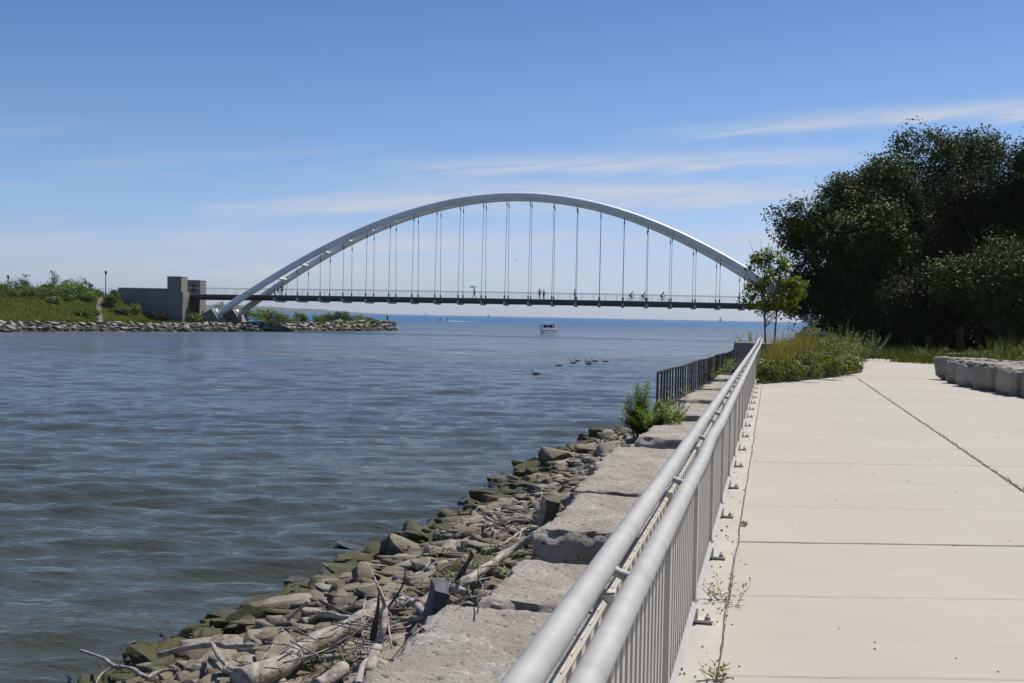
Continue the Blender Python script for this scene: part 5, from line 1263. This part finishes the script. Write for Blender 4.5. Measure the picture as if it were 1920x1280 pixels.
def make_bike():
    o = empty('bicycle', (0, 0, 0), 0)
    for y in (-.52, .52):
        w = MB().torus((0, y, .345), .33, .02, 'Y').v; 
        mb = MB(); mb.torus((0, 0, 0), .33, .022, 'Y', 28, 6)
        mb.v = [(b, a+y, c+.345) for a, b, c in mb.v]; wh = mb.build('tyre', M['dark_metal'], o)
        sp = MB()
        for i in range(14):
            a = 2*math.pi*i/14; sp.tube([(0, y, .345), (0, y+.32*math.cos(a), .345+.32*math.sin(a))], .0025, 3, caps=False)
        sp.tube([(-.04, y, .345), (.04, y, .345)], .022, 8); sp.build('spokes', M['cable'], wh)
    F = MB(); bb, st, hd, hd2 = (0, -.08, .29), (0, -.24, .80), (0, .36, .84), (0, .40, .70)
    for a, b in ((bb, st), (st, hd), (bb, hd2), (hd, hd2), (bb, (0, -.52, .345)), (st, (0, -.52, .345))): F.tube([a, b], .017, 6)
    F.build('frame', cloth((.05, .06, .10), 'bike_paint'), o)
    MB().tube([hd2, (0, .46, .5), (0, .52, .345)], .014, 6).build('fork', M['dark_metal'], o)
    MB().tube([hd, (0, .37, .98)], .014, 6).tube([(-.26, .36, 1.0), (-.1, .40, .99), (0, .38, .98), (.1, .40, .99), (.26, .36, 1.0)], .013, 6).build('handlebar', M['dark_metal'], o)
    MB().tube([st, (0, -.26, .92)], .013, 6).tube([(0, -.38, .935), (0, -.24, .94), (0, -.10, .93)], [.07, .045, .02], 8, flat=.4).build('saddle', M['dark_metal'], o)
    MB().tube([(-.11, -.0, .40), (-.09, 0, .40), (-.06, -.08, .29), (.06, -.08, .29), (.09, -.14, .16), (.13, -.14, .16)], .012, 6).build('crank', M['cable'], o)
    return o
bk = make_bike()
for i, (px, q, lb) in enumerate([(1182, 1.5, 'bicycle under the person in the yellow shirt'), (1205, 1.9, 'bicycle under the person in dark clothes'), (1240, 1.5, 'bicycle under the person in the white shirt')]):
    b = bk if i == 0 else copy_tree(bk); b.location = on_deck(px, q); b.rotation_euler = (0, 0, ALONG); tag(b, lb, 'bicycle', 'bicycles ridden across the bridge')

# ------------------------------------------------------------------ lamps, boats, birds
def lamps():
    for px, y, h, lb in ((197, 184.5, 4.6, 'black lamp post beside the worn footpath on the mound'), (14, 197, 5.2, 'black lamp post rising above the shrubs at the far left')):
        x = fp(px, y); z = isle_at(x, y)
        if px == 197: h = (579-508)/2000*y+EYE-z
        else: h = (575.5-516)/2000*y+EYE-z
        o = empty('lamp_post', (x, y, z), 0, lb, 'lamp post', 'black lamp posts on the mound')
        MB().lathe((0, 0, 0), [(.16, -.2), (.16, .25), (.10, .35), (.085, 1.2), (.07, h-.75), (.12, h-.7)], 10).build('pole', M['dark_metal'], o)
        MB().lathe((0, 0, h-.7), [(.10, 0), (.17, .12), (.20, .34), (.16, .38)], 10).build('lantern', M['glass'], o)
        MB().lathe((0, 0, h-.32), [(.28, 0), (.22, .12), (.08, .24), (.03, .34)], 10).build('cap', M['dark_metal'], o)
lamps()
def wz(px, py):                 # water point at a photo pixel
    return gp(px, py, WATER)
def hull(mb, L, B, H, z0=-.25, st=1.0, n=14):
    """boat hull: bow at +Y, transom at -Y"""
    vs = []
    for i in range(n+1):
        u = i/n; w = B/2*(1-max(0, (u-.45)/.55)**2.2)*(1 if u > .05 else .97); zt = H*(1+.28*u*u); y = -L/2+L*u + (.0)
        w = max(w, .02); kz = z0 + (H*.6)*max(0, (u-.7)/.3)**2
        vs += [(-w, y, zt), (-w*.86, y, (kz+zt)/2-.1), (-w*.5, y, kz+.05), (0, y, kz), (w*.5, y, kz+.05), (w*.86, y, (kz+zt)/2-.1), (w, y, zt)]
    fs = [(7*i+j, 7*i+j+1, 7*i+j+8, 7*i+j+7) for i in range(n) for j in range(6)] + [(0, 6, 5, 4, 3, 2, 1)] + [(7*i, 7*i+7, 7*i+13, 7*i+6) for i in range(n)]
    mb.add(vs, fs, False); return mb
def boats():
    p = wz(1026, 627.5)
    o = empty('cabin_boat', (p.x, p.y+3, WATER), .16, 'small white cabin cruiser with dark canvas seen from behind on the open water', 'motor boat')
    hu = hull(MB(), 7.2, 2.9, .95).build('hull', M['white'], o)
    MB().box((0, -3.62, .72), (2.5, .04, .12)).build('stripe', M['navy'], hu)
    MB().box((0, 1.0, 1.42), (2.3, 2.8, .95), top=.9).build('cabin', M['white'], o)
    MB().box((0, -.42, 1.5), (1.9, .06, .62)).build('window', M['glass'], o)
    MB().box((.25, -.46, 1.5), (.5, .04, .28)).build('pane', M['white'], o)
    MB().box((0, -.9, 2.28), (2.6, 3.6, .09)).build('hard_top', M['white'], o)
    for sx in (-1, 1):
        MB().tube([(sx*1.22, -2.6, .9), (sx*1.2, -2.55, 2.25)], .05, 6).build('post', M['white'], o)
        MB().box((sx*1.15, -1.2, 1.6), (.06, 2.2, 1.1)).build('side_panel', M['white'], o)
    MB().box((0, -2.9, 1.10), (2.6, .07, .40)).build('transom_rail', M['white'], o)
    MB().box((-1.75, -2.2, 1.55), (.9, .1, .08)).build('rod_holder', M['dark_metal'], o)
    MB().box((0, -3.85, .35), (2.3, .6, .07)).build('swim_platform', M['white'], o)
    MB().box((1.45, -2.5, .8), (.14, .6, .5)).build('fender', M['navy'], o)
    vs = MB(); r = random.Random(2)
    for i in range(60):
        a = r.gauss(0, .9); b = r.uniform(-5.6, -3.7); vs.lathe((a, b, .0), [(.02, -.05), (.22*r.uniform(.4, 1), .02), (.12, .10), (.01, .13)], 6)
    f = vs.build('wake', M['foam'], None); f.location = o.location; f.rotation_euler = o.rotation_euler; tag(f, 'white water churned at the stern of the cabin cruiser', 'foam', kind='stuff')
    p = wz(829, 603)
    o = empty('speed_boat', (p.x, p.y, WATER), 1.35, 'dark speedboat racing left on the lake with a white wake', 'motor boat')
    hull(MB(), 6, 2.3, .8).build('hull', M['navy'], o); MB().box((0, .6, 1.1), (1.6, 1.1, .6), top=.7).build('windscreen', M['glass'], o); MB().box((0, -.9, 1.0), (1.5, .8, .7)).build('seat', M['white'], o)
    MB().box((0, -3.1, .9), (.4, .5, .9)).build('outboard_motor', M['dark_metal'], o)
    vs = MB()
    for i in range(420):
        u = r.random()**1.0; y = 4.5-u*25; w = .5+1.6*min(1, abs(y-2)/6); hh = .7*math.exp(-((y-1)/2.5)**2)+.30*math.exp(-((y+4)/5)**2)+.10
        vs.lathe((r.gauss(0, w), y, -.1), [(.05, 0), (.5*r.uniform(.4, 1), .03), (.3, hh*r.uniform(.4, 1)), (.02, hh+.05)], 6)
    f = vs.build('wake', M['foam'], None); f.location = o.location; f.rotation_euler = o.rotation_euler; tag(f, 'long white wake and spray of the speedboat', 'foam', kind='stuff')
    for i, (px, top, bot, lean, lb, col) in enumerate([(797.5, 582, 591, .0, 'white sail just left of the speedboat on the horizon', 'white'), (1349, 593, 603.5, -.35, 'largest pale sail heeling over near the right of the horizon', 'white'), (1277, 596, 602, .05, 'small brownish sail left of the large heeling one', 'dry'), (889, 589, 593, .0, 'tiny dark sail below the umbrella walker', 'dry'), (915, 586, 594, .0, 'tall faint sail right of the tiny dark one', 'white'), (1128, 595.5, 599, 0, 'pair-like tiny sail in the middle of the horizon', 'white')]):
        hz = 593.5+.0192*(px-960); Y = 1900; x = fp(px, Y)
        H = (bot-top)/2000*Y
        o = empty('sail_boat', (x, Y, WATER), .5+i, lb, 'sailing boat', 'sailing boats on the horizon')
        hull(MB(), H*.75, H*.22, H*.07, -.1).build('hull', M['white'], o)
        mb = MB(); tip = (lean*H, 0, H); mb.tube([(0, .05*H, 0), tip], .05, 5); mb.build('mast', M['dark_metal'], o)
        mt = M['white'] if col == 'white' else cloth((.25, .2, .15))
        def sail(a, b, c):
            m2 = MB(); a, b, c = Vector(a), Vector(b), Vector(c); nn = (b-a).cross(c-a).normalized()*.03; rows = 6; vs = []
            for k in range(rows+1):
                for j in range(rows+1-k):
                    u, w_ = k/rows, j/rows; q = a+(c-a)*u+(b-a)*w_; q += nn.normalized()*H*.05*math.sin(math.pi*min(1, u+w_))*(1-u); vs.append(q)
            off = []; c0 = 0
            for k in range(rows+1): off.append(c0); c0 += rows+1-k
            fs = []
            for k in range(rows):
                for j in range(rows-k):
                    fs.append((off[k]+j, off[k]+j+1, off[k+1]+j))
                    if j < rows-k-1: fs.append((off[k]+j+1, off[k+1]+j+1, off[k+1]+j))
            m2.add(vs, fs, True); m2.build('sail', mt, o)
        sail((0, 0, H*.12), (0, -.38*H, H*.12), tip); sail((0, .30*H, H*.08), (0, .06*H, H*.1), (tip[0]*.85, 0, H*.85))
boats()
def goose_mat():
    m, nt, b = new_mat('goose_feathers'); tc = nt.nodes.new('ShaderNodeTexCoord'); sp = nt.nodes.new('ShaderNodeSeparateXYZ'); nt.links.new(tc.outputs['Object'], sp.inputs[0])
    f = tex(nt, 14, 4)
    c = ramp(nt, f, [(.3, (.035, .028, .022)), (.7, (.09, .07, .055))])
    c = mixc(nt, mth(nt, 'GREATER_THAN', sp.outputs[1], .17), c, (.20, .17, .14))           # pale breast
    c = mixc(nt, mth(nt, 'GREATER_THAN', sp.outputs[2], .21), c, (.012, .011, .01))          # black neck and head
    c = mixc(nt, mth(nt, 'LESS_THAN', sp.outputs[1], -.27), c, (.015, .013, .012))
    nt.links.new(c, b.inputs['Base Color']); b.inputs['Roughness'].default_value = .7; return m
def geese():
    gm = goose_mat(); P = [((0, -.42, .10), .015), ((0, -.33, .10), .05), ((0, -.2, .08), .11), ((0, -.02, .06), .14), ((0, .13, .07), .125), ((0, .22, .12), .08), ((0, .26, .20), .042), ((0, .27, .30), .032), ((0, .28, .40), .033), ((0, .31, .455), .042), ((0, .36, .45), .032), ((0, .41, .435), .016), ((0, .435, .43), .006)]
    mb = MB(); mb.tube([p for p, r in P], [r for p, r in P], 14); body = mb.build('goose', gm)
    sb = body.modifiers.new('sub', 'SUBSURF'); sb.levels = 1; sb.render_levels = 1
    for sx in (-1, 1):
        w = MB().tube([(sx*.10, .12, .11), (sx*.125, -.05, .12), (sx*.09, -.25, .12), (sx*.02, -.42, .13)], [.03, .07, .05, .01], 8, flat=.8).build('wing', cloth((.03, .025, .02)), body)
    MB().tube([(0, .36, .452), (0, .355, .415)], [.036, .034], 8).build('cheek_patch', M['white'], body)
    MB().tube([(0, .395, .44), (0, .46, .428)], [.02, .006], 8).build('bill', M['dark_metal'], body)
    D = [(1004, 700.7, 1.0, 0, 'nearest brown goose swimming apart, head half turned'), (1047.5, 685, .92, .05, 'second goose behind the nearest one, swimming low'), (1074, 679.5, .95, .1, 'goose at the left front of the tight group'), (1081.6, 676, .9, 0, 'goose just behind the left front one'),
         (1103, 681.5, 1.0, 0, 'goose with its neck stretched up at the middle front'), (1103.4, 677.5, .9, .1, 'goose low behind the stretched neck one'), (1115, 677, 1.05, 0, 'largest looking dark goose at the back of the group'), (1135, 677.5, .95, 0, 'last goose at the right of the group')]
    for i, (px, py, s, a, lb) in enumerate(D):
        o = body if i == 0 else copy_tree(body); p = wz(px, py); o.location = (p.x, p.y, WATER-.0); o.scale = (s*.74, s*.74, s*.62); o.rotation_euler = (0, 0, math.pi/2+a+(.25 if i == 0 else 0)); tag(o, lb, 'goose', 'geese swimming in a loose line')
geese()
def gulls():
    for px, py, a, lb in ((964.5, 489.5, .3, 'nearer flying bird left of the central hangers'), (982.5, 500, -.5, 'lower smaller flying bird between the central hangers')):
        Y = 300; z = EYE+(593.5+.0192*(px-960)-py)/2000*Y; sc = 1 if px < 970 else .7
        mb = MB(); mb.tube([(0, -.3*sc, 0), (0, -.1*sc, 0), (0, .15*sc, .01), (0, .3*sc, 0)], [.02*sc, .07*sc, .06*sc, .01], 8)
        o = mb.build('gull', M['dark_wood']); o.location = (fp(px, Y), Y, z); o.rotation_euler = (0, 0, 1.2+a); tag(o, lb, 'bird', 'birds in the sky under the arch')
        for sx in (-1, 1): MB().tube([(0, .05*sc, .02), (sx*.35*sc, .1*sc, .16*sc), (sx*.75*sc, -.05*sc, .05*sc)], [.1*sc, .08*sc, .02*sc], 6, flat=.2).build('wing', M['dark_wood'], o)
gulls()

# ------------------------------------------------------------------ air
def haze():
    m = bpy.data.materials.new('haze_air'); m.use_nodes = True; nt = m.node_tree; nt.nodes.clear()
    out = nt.nodes.new('ShaderNodeOutputMaterial'); v = nt.nodes.new('ShaderNodeVolumePrincipled'); v.inputs['Color'].default_value = (.93, .96, 1, 1); v.inputs['Density'].default_value = 7e-5; v.inputs['Anisotropy'].default_value = .2
    nt.links.new(v.outputs[0], out.inputs['Volume'])
    mb = MB().box((0, 4490, 16.75), (15000, 9300, 46.5)); o = mb.build('haze', m); tag(o, 'thin pale air over the lake', 'haze', kind='stuff')
haze()
